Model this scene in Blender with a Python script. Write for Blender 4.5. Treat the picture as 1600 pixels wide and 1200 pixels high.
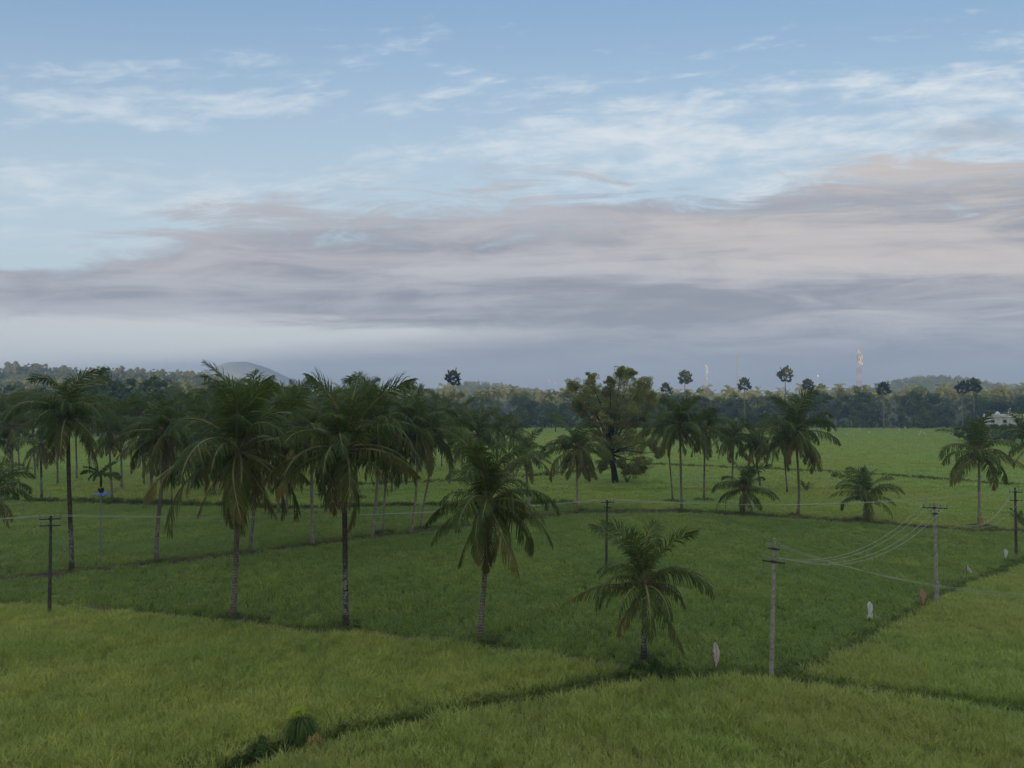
import bpy, math, random
import numpy as np
from mathutils import Vector, Matrix

R = math.radians
for o in list(bpy.data.objects):
    bpy.data.objects.remove(o)
SC = bpy.context.scene
COL = SC.collection

# ------------------------------------------------------------------ camera
H, FPX, HOR = 13.7, 1155.0, 630.0
TILT = math.atan((HOR - 600) / FPX)
cam = bpy.data.cameras.new('camera')
cam.sensor_width = 36.0
cam.lens = 36.0 * FPX / 1600.0
cam.clip_end = 20000
cam.clip_start = 0.1
camo = bpy.data.objects.new('camera', cam)
camo.location = (0, 0, H)
camo.rotation_euler = (R(90) + TILT, 0, 0)
COL.objects.link(camo)
SC.camera = camo

# ------------------------------------------------------------------ sun
SUN_EL, SUN_AZ = 5.0, 194.0          # azimuth clockwise from +Y: behind the viewer, a little to the left
sd = Vector((math.sin(R(SUN_AZ)) * math.cos(R(SUN_EL)), math.cos(R(SUN_AZ)) * math.cos(R(SUN_EL)), math.sin(R(SUN_EL))))
sun = bpy.data.lights.new('sun', 'SUN')
sun.energy = 4.5
sun.angle = R(0.5)
sun.color = (1.0, 0.76, 0.48)
suno = bpy.data.objects.new('sun', sun)
suno.rotation_euler = sd.to_track_quat('Z', 'Y').to_euler()
suno.location = (0, -50, 60)
COL.objects.link(suno)

# ------------------------------------------------------------------ render / view
SC.view_settings.view_transform = 'Standard'
SC.view_settings.look = 'None'
SC.view_settings.gamma = 1.0
SC.view_settings.use_curve_mapping = False
EXPO = 0.8
SC.view_settings.exposure = EXPO
SC.render.engine = 'CYCLES'
cy = SC.cycles
cy.max_bounces = 6
cy.diffuse_bounces = 4
cy.glossy_bounces = 2
cy.transmission_bounces = 4
cy.volume_bounces = 1
cy.transparent_max_bounces = 4
cy.use_denoising = True
cy.caustics_reflective = False
cy.caustics_refractive = False

# ------------------------------------------------------------------ world: Nishita sky with clouds
SKY_STR = 0.15
world = bpy.data.worlds.new('World')
SC.world = world
world.use_nodes = True
wt = world.node_tree
for n in list(wt.nodes):
    wt.nodes.remove(n)


class NT:
    """tiny helper for shader maths"""
    def __init__(s, t): s.t = t
    def val(s, n, i, v):
        if isinstance(v, (int, float)): n.inputs[i].default_value = v
        elif isinstance(v, (tuple, list)): n.inputs[i].default_value = v
        else: s.t.links.new(v, n.inputs[i])
    def m(s, op, a, b=0.0, c=0.0, clamp=False):
        n = s.t.nodes.new('ShaderNodeMath'); n.operation = op; n.use_clamp = clamp
        s.val(n, 0, a); s.val(n, 1, b); s.val(n, 2, c)
        return n.outputs[0]
    def ss(s, x, lo, hi, a=0.0, b=1.0):
        n = s.t.nodes.new('ShaderNodeMapRange'); n.interpolation_type = 'SMOOTHSTEP'
        s.val(n, 0, x); s.val(n, 1, lo); s.val(n, 2, hi); s.val(n, 3, a); s.val(n, 4, b)
        return n.outputs[0]
    def vec(s, x, y, z=0.0):
        n = s.t.nodes.new('ShaderNodeCombineXYZ'); s.val(n, 0, x); s.val(n, 1, y); s.val(n, 2, z)
        return n.outputs[0]
    def noise(s, v, scale, detail=4.0, rough=0.55, dist=0.0):
        n = s.t.nodes.new('ShaderNodeTexNoise'); s.t.links.new(v, n.inputs['Vector'])
        n.inputs['Scale'].default_value = scale; n.inputs['Detail'].default_value = detail
        n.inputs['Roughness'].default_value = rough; n.inputs['Distortion'].default_value = dist
        return n.outputs[0]
    def mix(s, f, a, b, kind='MIX'):
        n = s.t.nodes.new('ShaderNodeMix'); n.data_type = 'RGBA'; n.blend_type = kind
        s.val(n, 0, f)
        for i, v in ((6, a), (7, b)):
            if isinstance(v, tuple): n.inputs[i].default_value = (*v[:3], 1)
            else: s.t.links.new(v, n.inputs[i])
        return n.outputs[2]


def srgb(r, g, b):
    f = lambda c: (c / 255 / 12.92) if c <= 10 else ((c / 255 + 0.055) / 1.055) ** 2.4
    return (f(r), f(g), f(b))


W = NT(wt)
tc = wt.nodes.new('ShaderNodeTexCoord')
sp = wt.nodes.new('ShaderNodeSeparateXYZ')
wt.links.new(tc.outputs['Generated'], sp.inputs[0])
x_, y_, z_ = sp.outputs
rr = W.m('SQRT', W.m('ADD', W.m('ADD', W.m('MULTIPLY', y_, y_), W.m('MULTIPLY', W.m('MULTIPLY', x_, x_), 0.2)), 0.02))
u_ = W.m('DIVIDE', x_, rr)
v_ = W.m('DIVIDE', W.m('MAXIMUM', z_, 0.0), rr)          # about tan(elevation)
sky = wt.nodes.new('ShaderNodeTexSky')
sky.sky_type = 'NISHITA'
sky.sun_disc = False
sky.sun_elevation = R(SUN_EL)
sky.sun_rotation = R(SUN_AZ)
sky.altitude = 50
sky.air_density = 1.0
sky.dust_density = 0.6
sky.ozone_density = 1.0
K = 1.0 / (SKY_STR * 2 ** EXPO)
def kc(r, g, b):
    c = srgb(r, g, b); return (c[0] * K, c[1] * K, c[2] * K)
base = W.mix(0.62, sky.outputs[0], kc(134, 172, 218))      # thin high air lit by the risen sun
# thin veil that lightens the lower blue
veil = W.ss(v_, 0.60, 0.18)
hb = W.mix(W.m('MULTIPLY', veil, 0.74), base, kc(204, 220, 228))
# high cirrus: streaks and ripples
warp = W.noise(W.vec(u_, v_, 3.1), 2.5, 2.0)
cu = W.m('ADD', u_, W.m('MULTIPLY', v_, 0.55))
cv = W.m('ADD', v_, W.m('MULTIPLY', u_, -0.10))
c1 = W.noise(W.vec(W.m('MULTIPLY', cu, 2.2), W.m('MULTIPLY', cv, 11.0), 7.7), 1.0, 7.0, 0.62, 0.5)
c2 = W.noise(W.vec(W.m('MULTIPLY', cu, 14.0), W.m('MULTIPLY', cv, 48.0), 5.0), 1.0, 5.0, 0.6, 0.4)
lat = W.m('MAXIMUM', W.ss(W.m('SUBTRACT', v_, W.m('MULTIPLY', u_, 0.09)), 0.60, 0.30), W.m('MULTIPLY', W.ss(W.m('ABSOLUTE', W.m('SUBTRACT', z_, 0.45)), 0.03, 0.25), W.ss(W.m('MAXIMUM', W.m('MULTIPLY', y_, -1.0), W.m('SUBTRACT', z_, 0.45)), 0.0, 0.25)))  # second term: cirrus added overhead and behind, out of view, to brighten the land
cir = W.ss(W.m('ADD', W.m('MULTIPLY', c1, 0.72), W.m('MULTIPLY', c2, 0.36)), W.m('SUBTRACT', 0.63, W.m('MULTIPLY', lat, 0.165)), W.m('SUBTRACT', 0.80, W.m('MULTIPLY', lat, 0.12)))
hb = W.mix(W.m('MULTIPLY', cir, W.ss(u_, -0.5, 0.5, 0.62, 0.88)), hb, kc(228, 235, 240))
# unseen bright cloud sheet added overhead and behind to light the fields
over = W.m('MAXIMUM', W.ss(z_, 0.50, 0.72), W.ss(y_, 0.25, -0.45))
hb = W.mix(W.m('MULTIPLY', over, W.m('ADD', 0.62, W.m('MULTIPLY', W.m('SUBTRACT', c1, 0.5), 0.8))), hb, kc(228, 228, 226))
# the grey mauve deck that lies over the lower sky ahead
d1 = W.noise(W.vec(W.m('MULTIPLY', u_, 1.6), W.m('MULTIPLY', W.m('ADD', v_, W.m('MULTIPLY', u_, -0.03)), 9.0), 8.3), 1.0, 6.0, 0.58, 0.4)
d2 = W.noise(W.vec(W.m('MULTIPLY', W.m('ADD', u_, W.m('MULTIPLY', v_, 0.8)), 1.5), W.m('MULTIPLY', W.m('ADD', v_, W.m('MULTIPLY', u_, -0.02)), 25.0), 2.6), 1.0, 6.0, 0.56, 0.5)
d3 = W.noise(W.vec(W.m('MULTIPLY', u_, 6.0), W.m('MULTIPLY', v_, 34.0), 4.2), 1.0, 7.0, 0.66, 0.8)
edge = W.m('ADD', 0.292, W.m('MULTIPLY', u_, 0.062))
dens = W.m('ADD', W.m('MULTIPLY', W.m('SUBTRACT', edge, v_), 9.5), W.m('ADD', W.m('MULTIPLY', W.m('SUBTRACT', d1, 0.5), 1.6), W.m('MULTIPLY', W.m('SUBTRACT', d3, 0.5), 2.6)))
dens = W.m('SUBTRACT', dens, W.m('MULTIPLY', W.m('MULTIPLY', W.ss(u_, -0.36, -0.66), W.m('MULTIPLY', W.ss(v_, 0.15, 0.19), W.ss(v_, 0.32, 0.22))), 0.9))
ahead = W.ss(y_, -0.5, 0.4)
deck = W.m('MULTIPLY', W.ss(dens, -0.10, 0.62), ahead)
# thinner bands inside the deck
tex = W.m('ADD', W.m('MULTIPLY', d2, 0.75), W.m('MULTIPLY', d3, 0.25))
thin = W.ss(tex, 0.44, 0.64)
vup = W.m('ADD', 0.108, W.m('ADD', W.m('MULTIPLY', W.m('SUBTRACT', d1, 0.5), 0.05), W.m('MULTIPLY', W.m('SUBTRACT', d3, 0.5), 0.03)))
vlo = W.m('ADD', W.m('MINIMUM', W.m('ADD', 0.094, W.m('MULTIPLY', u_, 0.075)), 0.104), W.m('MULTIPLY', W.m('SUBTRACT', d2, 0.5), 0.06))
low_gap = W.m('MULTIPLY', W.m('MULTIPLY', W.ss(W.m('SUBTRACT', v_, vup), 0.012, -0.012), W.ss(W.m('SUBTRACT', v_, vlo), -0.03, 0.016)), W.ss(u_, 0.22, -0.12))
dark = W.m('MULTIPLY', W.m('MULTIPLY', W.ss(v_, 0.108, 0.135), W.ss(v_, 0.185, 0.15)), W.ss(u_, 0.35, -0.3))
cold = W.mix(W.ss(W.m('ADD', W.m('MULTIPLY', d1, 0.6), W.m('MULTIPLY', d3, 0.4)), 0.40, 0.60), kc(146, 150, 162), kc(186, 184, 189))
warm = W.m('MULTIPLY', W.ss(u_, -0.20, 0.60), W.ss(W.m('ADD', W.m('MULTIPLY', d1, 0.45), W.m('MULTIPLY', tex, 0.6)), 0.46, 0.64))
warm = W.m('MULTIPLY', warm, W.ss(v_, 0.10, 0.19))
cold = W.mix(W.m('MULTIPLY', W.m('MULTIPLY', thin, W.ss(v_, 0.30, 0.16, 0.35, 1.0)), 0.66), cold, kc(200, 202, 208))
cold = W.mix(W.m('MULTIPLY', warm, 0.50), cold, kc(226, 210, 194))
cold = W.mix(W.m('MULTIPLY', dark, 0.22), cold, kc(140, 146, 162))
cold = W.mix(W.m('MULTIPLY', W.ss(v_, 0.12, 0.04), 0.75), cold, kc(138, 148, 166))
cold = W.mix(W.m('MULTIPLY', low_gap, 0.85), cold, kc(222, 226, 226))
hb = W.mix(W.m('MULTIPLY', deck, 0.97), hb, cold)
# one small grey scrap above the deck, to the right
sx = W.m('DIVIDE', W.m('SUBTRACT', u_, 0.60), 0.075)
sy = W.m('DIVIDE', W.m('SUBTRACT', v_, 0.352), 0.017)
sr = W.m('ADD', W.m('ADD', W.m('MULTIPLY', sx, sx), W.m('MULTIPLY', sy, sy)), W.m('MULTIPLY', W.m('SUBTRACT', d3, 0.5), 3.0))
hb = W.mix(W.m('MULTIPLY', W.m('MULTIPLY', W.ss(sr, 1.5, -0.3), ahead), 0.60), hb, kc(160, 172, 190))
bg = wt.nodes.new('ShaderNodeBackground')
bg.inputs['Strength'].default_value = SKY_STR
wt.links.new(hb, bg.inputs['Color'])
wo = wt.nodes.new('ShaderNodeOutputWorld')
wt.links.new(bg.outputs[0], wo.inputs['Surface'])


# ------------------------------------------------------------------ helpers
def ray(px, py):
    u, v = (px - 800) / FPX, (600 - py) / FPX
    return u, math.cos(TILT) - math.sin(TILT) * v, math.sin(TILT) + math.cos(TILT) * v
def G(px, py, z=0.0):
    """point of the level ground seen at a pixel of the photograph (survey of where things stand)"""
    u, yw, zw = ray(px, py)
    s = (z - H) / zw
    return (u * s, yw * s)
def Pt(px, py, Y):
    u, yw, zw = ray(px, py)
    s = Y / yw
    return Vector((u * s, Y, H + zw * s))

def tag(o, label=None, cat=None, group=None, kind=None):
    if label: o['label'] = label
    if cat: o['category'] = cat
    if group: o['group'] = group
    if kind: o['kind'] = kind
    return o
def empty(name, loc=(0, 0, 0), rz=0.0):
    o = bpy.data.objects.new(name, None)
    o.empty_display_size = 0.3
    o.location = loc; o.rotation_euler = (0, 0, rz)
    COL.objects.link(o)
    return o


class MB:
    def __init__(s): s.v = []; s.f = []; s.mi = []
    def add(s, vs, fs, mi=0):
        b = len(s.v); s.v.extend([tuple(p) for p in vs])
        for f in fs:
            s.f.append(tuple(i + b for i in f)); s.mi.append(mi)
    def box(s, c, d, rz=0.0, mi=0, tilt=None):
        cx, cy_, cz = c; dx, dy, dz = d[0] / 2, d[1] / 2, d[2] / 2
        M = Matrix.Rotation(rz, 3, 'Z')
        vs = [Vector(c) + M @ Vector((i * dx, j * dy, k * dz)) for k in (-1, 1) for i, j in ((-1, -1), (1, -1), (1, 1), (-1, 1))]
        s.add(vs, [(3, 2, 1, 0), (4, 5, 6, 7), (0, 1, 5, 4), (1, 2, 6, 5), (2, 3, 7, 6), (3, 0, 4, 7)], mi)
    def tube(s, pts, rad, n=6, mi=0, cap=True):
        pts = [Vector(p) for p in pts]
        if isinstance(rad, (int, float)): rad = [rad] * len(pts)
        vs = []; ref = Vector((0.31, 0.93, 0.17)).normalized()
        for i, p in enumerate(pts):
            t = (pts[min(i + 1, len(pts) - 1)] - pts[max(i - 1, 0)]).normalized()
            a = t.cross(ref)
            if a.length < 1e-4: a = t.cross(Vector((1, 0, 0)))
            a.normalize(); b = t.cross(a)
            for k in range(n):
                q = 2 * math.pi * k / n
                vs.append(p + (a * math.cos(q) + b * math.sin(q)) * rad[i])
        fs = []
        for i in range(len(pts) - 1):
            for k in range(n):
                a0 = i * n + k; a1 = i * n + (k + 1) % n
                fs.append((a0, a1, a1 + n, a0 + n))
        if cap:
            fs.append(tuple(range(n - 1, -1, -1)))
            fs.append(tuple((len(pts) - 1) * n + k for k in range(n)))
        s.add(vs, fs, mi)
    def blob(s, c, r, seed=0, n=8, m=5, mi=0, rough=0.15):
        rd = random.Random(seed)
        vs = [(c[0], c[1], c[2] - r[2])]
        for j in range(1, m):
            th = math.pi * j / m
            for k in range(n):
                ph = 2 * math.pi * k / n
                q = 1 + rd.uniform(-rough, rough)
                vs.append((c[0] + r[0] * q * math.sin(th) * math.cos(ph), c[1] + r[1] * q * math.sin(th) * math.sin(ph), c[2] - r[2] * q * math.cos(th)))
        vs.append((c[0], c[1], c[2] + r[2]))
        fs = [(0, 1 + (k + 1) % n, 1 + k) for k in range(n)]
        for j in range(m - 2):
            for k in range(n):
                a = 1 + j * n + k; b = 1 + j * n + (k + 1) % n
                fs.append((a, b, b + n, a + n))
        l = len(vs) - 1
        fs += [(l, 1 + (m - 2) * n + k, 1 + (m - 2) * n + (k + 1) % n) for k in range(n)]
        s.add(vs, fs, mi)
    def mesh(s, name, mats, smooth=False):
        me = bpy.data.meshes.new(name)
        me.from_pydata(s.v, [], s.f)
        for m in (mats if isinstance(mats, (list, tuple)) else [mats]): me.materials.append(m)
        if any(s.mi): me.polygons.foreach_set('material_index', s.mi)
        if smooth: me.polygons.foreach_set('use_smooth', [True] * len(me.polygons))
        me.update()
        return me
    def build(s, name, mats, parent=None, smooth=False, loc=None):
        o = bpy.data.objects.new(name, s.mesh(name, mats, smooth))
        COL.objects.link(o)
        if parent: o.parent = parent
        if loc is not None: o.location = loc
        return o


# ------------------------------------------------------------------ materials
def new_mat(name):
    m = bpy.data.materials.new(name); m.use_nodes = True
    t = m.node_tree
    for n in list(t.nodes): t.nodes.remove(n)
    return m, t, NT(t)

def leaf_mat(name, cols, transl=0.25, spots=0.12, tip=None, tip_from=0.55, big=None, bigscale=0.05, rough=0.55, island=True, rnd=0.45, stretch=(1, 1, 1), thin=False):
    """foliage: colour varies leaf by leaf, plant by plant and patch by patch"""
    m, t, N = new_mat(name)
    geo = t.nodes.new('ShaderNodeNewGeometry'); oi = t.nodes.new('ShaderNodeObjectInfo'); tcn = t.nodes.new('ShaderNodeTexCoord')
    rn = geo.outputs['Random Per Island'] if island else oi.outputs['Random']
    f = N.m('ADD', N.m('MULTIPLY', rn, 1 - rnd), N.m('MULTIPLY', oi.outputs['Random'], rnd))
    c = N.mix(f, cols[0], cols[1])
    if len(cols) > 2:
        c = N.mix(N.ss(N.m('FRACT', N.m('MULTIPLY', rn, 7.31)), 1 - spots, 1.0), c, cols[2])
    if big:
        mp = t.nodes.new('ShaderNodeMapping'); t.links.new(geo.outputs['Position'], mp.inputs[0]); mp.inputs['Scale'].default_value = stretch
        nb = N.noise(mp.outputs[0], bigscale, 4.0, 0.6)
        c = N.mix(N.m('MULTIPLY', N.ss(nb, 0.40, 0.64), 0.85), c, big)
    if tip:
        s2 = t.nodes.new('ShaderNodeSeparateXYZ'); t.links.new(tcn.outputs['Object'], s2.inputs[0])
        ln = t.nodes.new('ShaderNodeVectorMath'); ln.operation = 'LENGTH'; t.links.new(tcn.outputs['Object'], ln.inputs[0])
        g = N.m('ADD', ln.outputs['Value'], N.m('MULTIPLY', N.m('SUBTRACT', oi.outputs['Random'], 0.5), 0.5))
        c = N.mix(N.m('MULTIPLY', N.ss(g, tip_from, 1.0), 0.9), c, tip)
    b = t.nodes.new('ShaderNodeBsdfPrincipled'); t.links.new(c, b.inputs['Base Color'])
    b.inputs['Roughness'].default_value = rough; b.inputs['Specular IOR Level'].default_value = 0.16
    tr = t.nodes.new('ShaderNodeBsdfTranslucent')
    t.links.new(N.mix(0.5, c, (0.20, 0.26, 0.03), 'MIX'), tr.inputs['Color'])
    if thin:          # thin blades let through about as much light as they send back
        mx = t.nodes.new('ShaderNodeAddShader'); t.links.new(b.outputs[0], mx.inputs[0]); t.links.new(tr.outputs[0], mx.inputs[1])
    else:
        mx = t.nodes.new('ShaderNodeMixShader'); mx.inputs[0].default_value = transl
        t.links.new(b.outputs[0], mx.inputs[1]); t.links.new(tr.outputs[0], mx.inputs[2])
    o = t.nodes.new('ShaderNodeOutputMaterial'); t.links.new(mx.outputs[0], o.inputs[0])
    return m

def solid_mat(name, c1, c2, scale=6.0, rough=0.8, bump=0.3, bscale=None, metal=0.0, stretch=(1, 1, 1), lo=0.35, hi=0.65, c3=None, c3scale=1.0, coord='Object', spec=0.3):
    m, t, N = new_mat(name)
    tcn = t.nodes.new('ShaderNodeTexCoord'); mp = t.nodes.new('ShaderNodeMapping')
    t.links.new(tcn.outputs[coord], mp.inputs[0]); mp.inputs['Scale'].default_value = stretch
    n1 = N.noise(mp.outputs[0], scale, 5.0, 0.6)
    c = N.mix(N.ss(n1, lo, hi), c1, c2)
    if c3:
        c = N.mix(N.ss(N.noise(mp.outputs[0], c3scale, 5.0, 0.65), 0.52, 0.62), c, c3)
    b = t.nodes.new('ShaderNodeBsdfPrincipled'); t.links.new(c, b.inputs['Base Color'])
    b.inputs['Roughness'].default_value = rough; b.inputs['Metallic'].default_value = metal; b.inputs['Specular IOR Level'].default_value = spec
    if bump:
        bp = t.nodes.new('ShaderNodeBump'); bp.inputs['Strength'].default_value = bump; bp.inputs['Distance'].default_value = 0.05
        t.links.new(N.noise(mp.outputs[0], bscale or scale * 3, 4.0), bp.inputs['Height']); t.links.new(bp.outputs[0], b.inputs['Normal'])
    o = t.nodes.new('ShaderNodeOutputMaterial'); t.links.new(b.outputs[0], o.inputs[0])
    return m

def trunk_mat(name, c1, c2, c3=None, lich=0.0):
    m, t, N = new_mat(name)
    tcn = t.nodes.new('ShaderNodeTexCoord'); oi = t.nodes.new('ShaderNodeObjectInfo')
    s = t.nodes.new('ShaderNodeSeparateXYZ'); t.links.new(tcn.outputs['Object'], s.inputs[0])
    n1 = N.noise(tcn.outputs['Object'], 3.0, 5.0, 0.65)
    ring = N.m('SINE', N.m('ADD', N.m('MULTIPLY', s.outputs[2], 38.0), N.m('MULTIPLY', n1, 6.0)))
    f = N.m('ADD', N.m('MULTIPLY', N.ss(n1, 0.35, 0.65), 0.7), N.m('MULTIPLY', ring, 0.22), clamp=True)
    c = N.mix(f, c1, c2)
    if c3:
        pn = N.noise(tcn.outputs['Object'], 5.5, 4.0, 0.7)
        up = N.m('MULTIPLY', N.ss(s.outputs[2], 0.7, 1.2), N.ss(s.outputs[2], 5.0, 2.8))
        c = N.mix(N.m('MULTIPLY', N.ss(N.m('ADD', pn, N.m('MULTIPLY', up, 0.12)), 0.56, 0.62), N.m('MULTIPLY', up, lich)), c, c3)
    b = t.nodes.new('ShaderNodeBsdfPrincipled'); t.links.new(c, b.inputs['Base Color']); b.inputs['Roughness'].default_value = 0.85; b.inputs['Specular IOR Level'].default_value = 0.2
    bp = t.nodes.new('ShaderNodeBump'); bp.inputs['Strength'].default_value = 0.6; bp.inputs['Distance'].default_value = 0.03
    t.links.new(N.m('ADD', ring, N.m('MULTIPLY', n1, 2.0)), bp.inputs['Height']); t.links.new(bp.outputs[0], b.inputs['Normal'])
    o = t.nodes.new('ShaderNodeOutputMaterial'); t.links.new(b.outputs[0], o.inputs[0])
    return m

M = {}
M['frond'] = leaf_mat('palm_frond_green', [(0.052, 0.084, 0.021), (0.099, 0.147, 0.025), (0.190, 0.193, 0.033)], 0.32, 0.10, rnd=0.6, rough=0.45)
M['frond_old'] = leaf_mat('palm_frond_olive', [(0.070, 0.099, 0.020), (0.139, 0.155, 0.032), (0.209, 0.176, 0.042)], 0.32, 0.2, tip=(0.219, 0.171, 0.046), tip_from=0.72, rnd=0.7)
M['frond_dry'] = leaf_mat('palm_frond_dry', [(0.095, 0.085, 0.030), (0.170, 0.135, 0.045), (0.12, 0.075, 0.035)], 0.3, 0.25, tip=(0.17, 0.105, 0.045), tip_from=0.6, rnd=0.6)
M['rachis'] = solid_mat('palm_leaf_stalk', (0.13, 0.14, 0.04), (0.22, 0.20, 0.07), 4, 0.6, 0)
M['fibre'] = solid_mat('palm_fibre', (0.10, 0.055, 0.03), (0.23, 0.12, 0.06), 9, 0.9, 0.5)
M['coconut'] = solid_mat('coconut_husk', (0.09, 0.10, 0.03), (0.19, 0.13, 0.05), 6, 0.6, 0.2)
M['bark_dark'] = trunk_mat('palm_bark_dark', (0.048, 0.038, 0.028), (0.105, 0.085, 0.062), (0.34, 0.33, 0.30), 0.6)
M['bark_mid'] = trunk_mat('palm_bark_grey', (0.122, 0.101, 0.074), (0.244, 0.204, 0.149), (0.390, 0.372, 0.322), 0.35)
M['bark_pale'] = trunk_mat('palm_bark_pale', (0.220, 0.174, 0.127), (0.366, 0.300, 0.218), (0.488, 0.456, 0.402), 0.3)
M['areca'] = trunk_mat('areca_bark_pale', (0.24, 0.25, 0.19), (0.36, 0.36, 0.30))
M['bark_tree'] = solid_mat('tree_bark', (0.022, 0.018, 0.014), (0.06, 0.05, 0.04), 5, 0.9, 0.6, stretch=(3, 3, 0.7))
M['leaf_big'] = leaf_mat('tree_leaves_olive', [(0.085, 0.092, 0.028), (0.185, 0.170, 0.048), (0.22, 0.145, 0.055)], 0.32, 0.18, rnd=0.0, thin=True)
M['leaf_far'] = leaf_mat('tree_leaves_dark', [(0.053, 0.088, 0.029), (0.123, 0.167, 0.046), (0.247, 0.238, 0.072)], 0.18, 0.2, rnd=0.55)
M['leaf_lush'] = leaf_mat('tree_leaves_green', [(0.080, 0.127, 0.029), (0.192, 0.237, 0.050), (0.360, 0.328, 0.086)], 0.3, 0.2, rnd=0.55)
M['leaf_tawny'] = leaf_mat('tree_leaves_tawny', [(0.11, 0.12, 0.045), (0.19, 0.19, 0.075), (0.28, 0.25, 0.11)], 0.2, 0.3, rnd=0.5)
M['frond_far'] = leaf_mat('far_palm_leaves', [(0.076, 0.102, 0.036), (0.171, 0.196, 0.060), (0.342, 0.289, 0.090)], 0.2, 0.2, rnd=0.55)
M['fan'] = leaf_mat('fan_palm_leaves', [(0.016, 0.026, 0.010), (0.040, 0.057, 0.018), (0.090, 0.088, 0.028)], 0.1, 0.1, rnd=0.4)
M['bush'] = leaf_mat('bush_leaves', [(0.038, 0.084, 0.017), (0.109, 0.178, 0.031), (0.192, 0.252, 0.050)], 0.3, 0.12, rnd=0.3)
M['tuft_yellow'] = leaf_mat('yellow_grass_tuft', [(0.255, 0.360, 0.030), (0.450, 0.540, 0.045)], 0.35)
M['straw'] = leaf_mat('dry_straw', [(0.28, 0.22, 0.07), (0.40, 0.30, 0.10)], 0.15)
# crops
M['rice_ripe'] = leaf_mat('rice_turning_yellow', [(0.133, 0.157, 0.041), (0.379, 0.387, 0.092), (0.433, 0.336, 0.115)], 0.42, 0.12, big=(0.187, 0.235, 0.057), bigscale=0.16, rnd=0.65, thin=True)
M['rice_bright'] = leaf_mat('rice_bright_green', [(0.096, 0.126, 0.027), (0.298, 0.347, 0.090), (0.404, 0.357, 0.138)], 0.42, 0.10, big=(0.242, 0.242, 0.070), bigscale=0.10, rnd=0.65, thin=True)
M['rice_deep'] = leaf_mat('rice_deep_green', [(0.063, 0.093, 0.026), (0.232, 0.281, 0.062), (0.309, 0.315, 0.084)], 0.42, 0.1, big=(0.113, 0.167, 0.041), bigscale=0.09, rnd=0.65, thin=True)
M['rice_far'] = leaf_mat('rice_far_green', [(0.145, 0.217, 0.048), (0.244, 0.310, 0.074), (0.331, 0.326, 0.113)], 0.4, 0.1, big=(0.233, 0.241, 0.053), bigscale=0.028, rnd=0.5, thin=True)
M['weed'] = leaf_mat('bund_weeds', [(0.210, 0.238, 0.043), (0.357, 0.328, 0.086), (0.462, 0.311, 0.115)], 0.4, 0.2, big=(0.105, 0.163, 0.029), bigscale=0.3, rnd=0.4)
M['weed_dark'] = leaf_mat('ditch_weeds', [(0.068, 0.115, 0.021), (0.163, 0.220, 0.036), (0.245, 0.273, 0.054)], 0.35, 0.15, rnd=0.4)

def field_mat(name, c1, c2, c3, s1=0.35, s2=0.04, stretch=(1, 1, 1), bump=0.9):
    m, t, N = new_mat(name)
    geo = t.nodes.new('ShaderNodeNewGeometry')
    mp = t.nodes.new('ShaderNodeMapping'); t.links.new(geo.outputs['Position'], mp.inputs[0]); mp.inputs['Scale'].default_value = stretch
    a = N.noise(geo.outputs['Position'], s1 * 6, 6.0, 0.7)
    b_ = N.noise(mp.outputs[0], s2, 5.0, 0.6)
    c = N.mix(N.ss(a, 0.33, 0.67), c1, c2)
    c = N.mix(N.m('MULTIPLY', N.ss(b_, 0.40, 0.62), 0.8), c, c3)
    b = t.nodes.new('ShaderNodeBsdfPrincipled'); t.links.new(c, b.inputs['Base Color']); b.inputs['Roughness'].default_value = 0.95; b.inputs['Specular IOR Level'].default_value = 0.05
    bp = t.nodes.new('ShaderNodeBump'); bp.inputs['Strength'].default_value = bump; bp.inputs['Distance'].default_value = 0.4
    t.links.new(a, bp.inputs['Height']); t.links.new(bp.outputs[0], b.inputs['Normal'])
    o = t.nodes.new('ShaderNodeOutputMaterial'); t.links.new(b.outputs[0], o.inputs[0])
    return m
M['soil'] = field_mat('field_soil_and_weeds', (0.060, 0.085, 0.016), (0.122, 0.144, 0.028), (0.101, 0.075, 0.028))
M['sheet_ripe'] = field_mat('field_under_ripe_rice', (0.050, 0.062, 0.010), (0.107, 0.106, 0.016), (0.071, 0.083, 0.013))
M['sheet_bright'] = field_mat('field_under_bright_rice', (0.042, 0.059, 0.010), (0.094, 0.106, 0.016), (0.071, 0.083, 0.013))
M['sheet_deep'] = field_mat('field_under_deep_rice', (0.037, 0.069, 0.010), (0.076, 0.123, 0.016), (0.057, 0.101, 0.011))
M['sheet_far'] = field_mat('far_rice', (0.157, 0.227, 0.052), (0.266, 0.333, 0.077), (0.288, 0.292, 0.077), 0.2, 0.016, (0.5, 1.6, 1))
M['sheet_yellow'] = field_mat('far_rice_yellowing', (0.185, 0.219, 0.042), (0.286, 0.291, 0.058), (0.214, 0.256, 0.049), 0.2, 0.03, (0.5, 1.5, 1))
M['sheet_lush'] = field_mat('farthest_rice', (0.108, 0.191, 0.041), (0.181, 0.263, 0.055), (0.217, 0.254, 0.071), 0.15, 0.02, (0.4, 1.6, 1))
M['hill_wood'] = solid_mat('wooded_hill', (0.038, 0.060, 0.019), (0.119, 0.138, 0.044), 0.035, 1.0, 1.0, 0.08, spec=0.0)
M['mountain'] = solid_mat('mountain_haze_tint', (0.13, 0.16, 0.19), (0.17, 0.20, 0.22), 0.02, 1.0, 1.0, 0.05, spec=0.0)  # distance haze put into the colour: pale blue grey, so the slope looks faint
M['earth'] = solid_mat('bare_earth', (0.055, 0.042, 0.028), (0.11, 0.085, 0.055), 3, 0.95, 0.6, c3=(0.055, 0.085, 0.022), c3scale=1.2)
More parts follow.
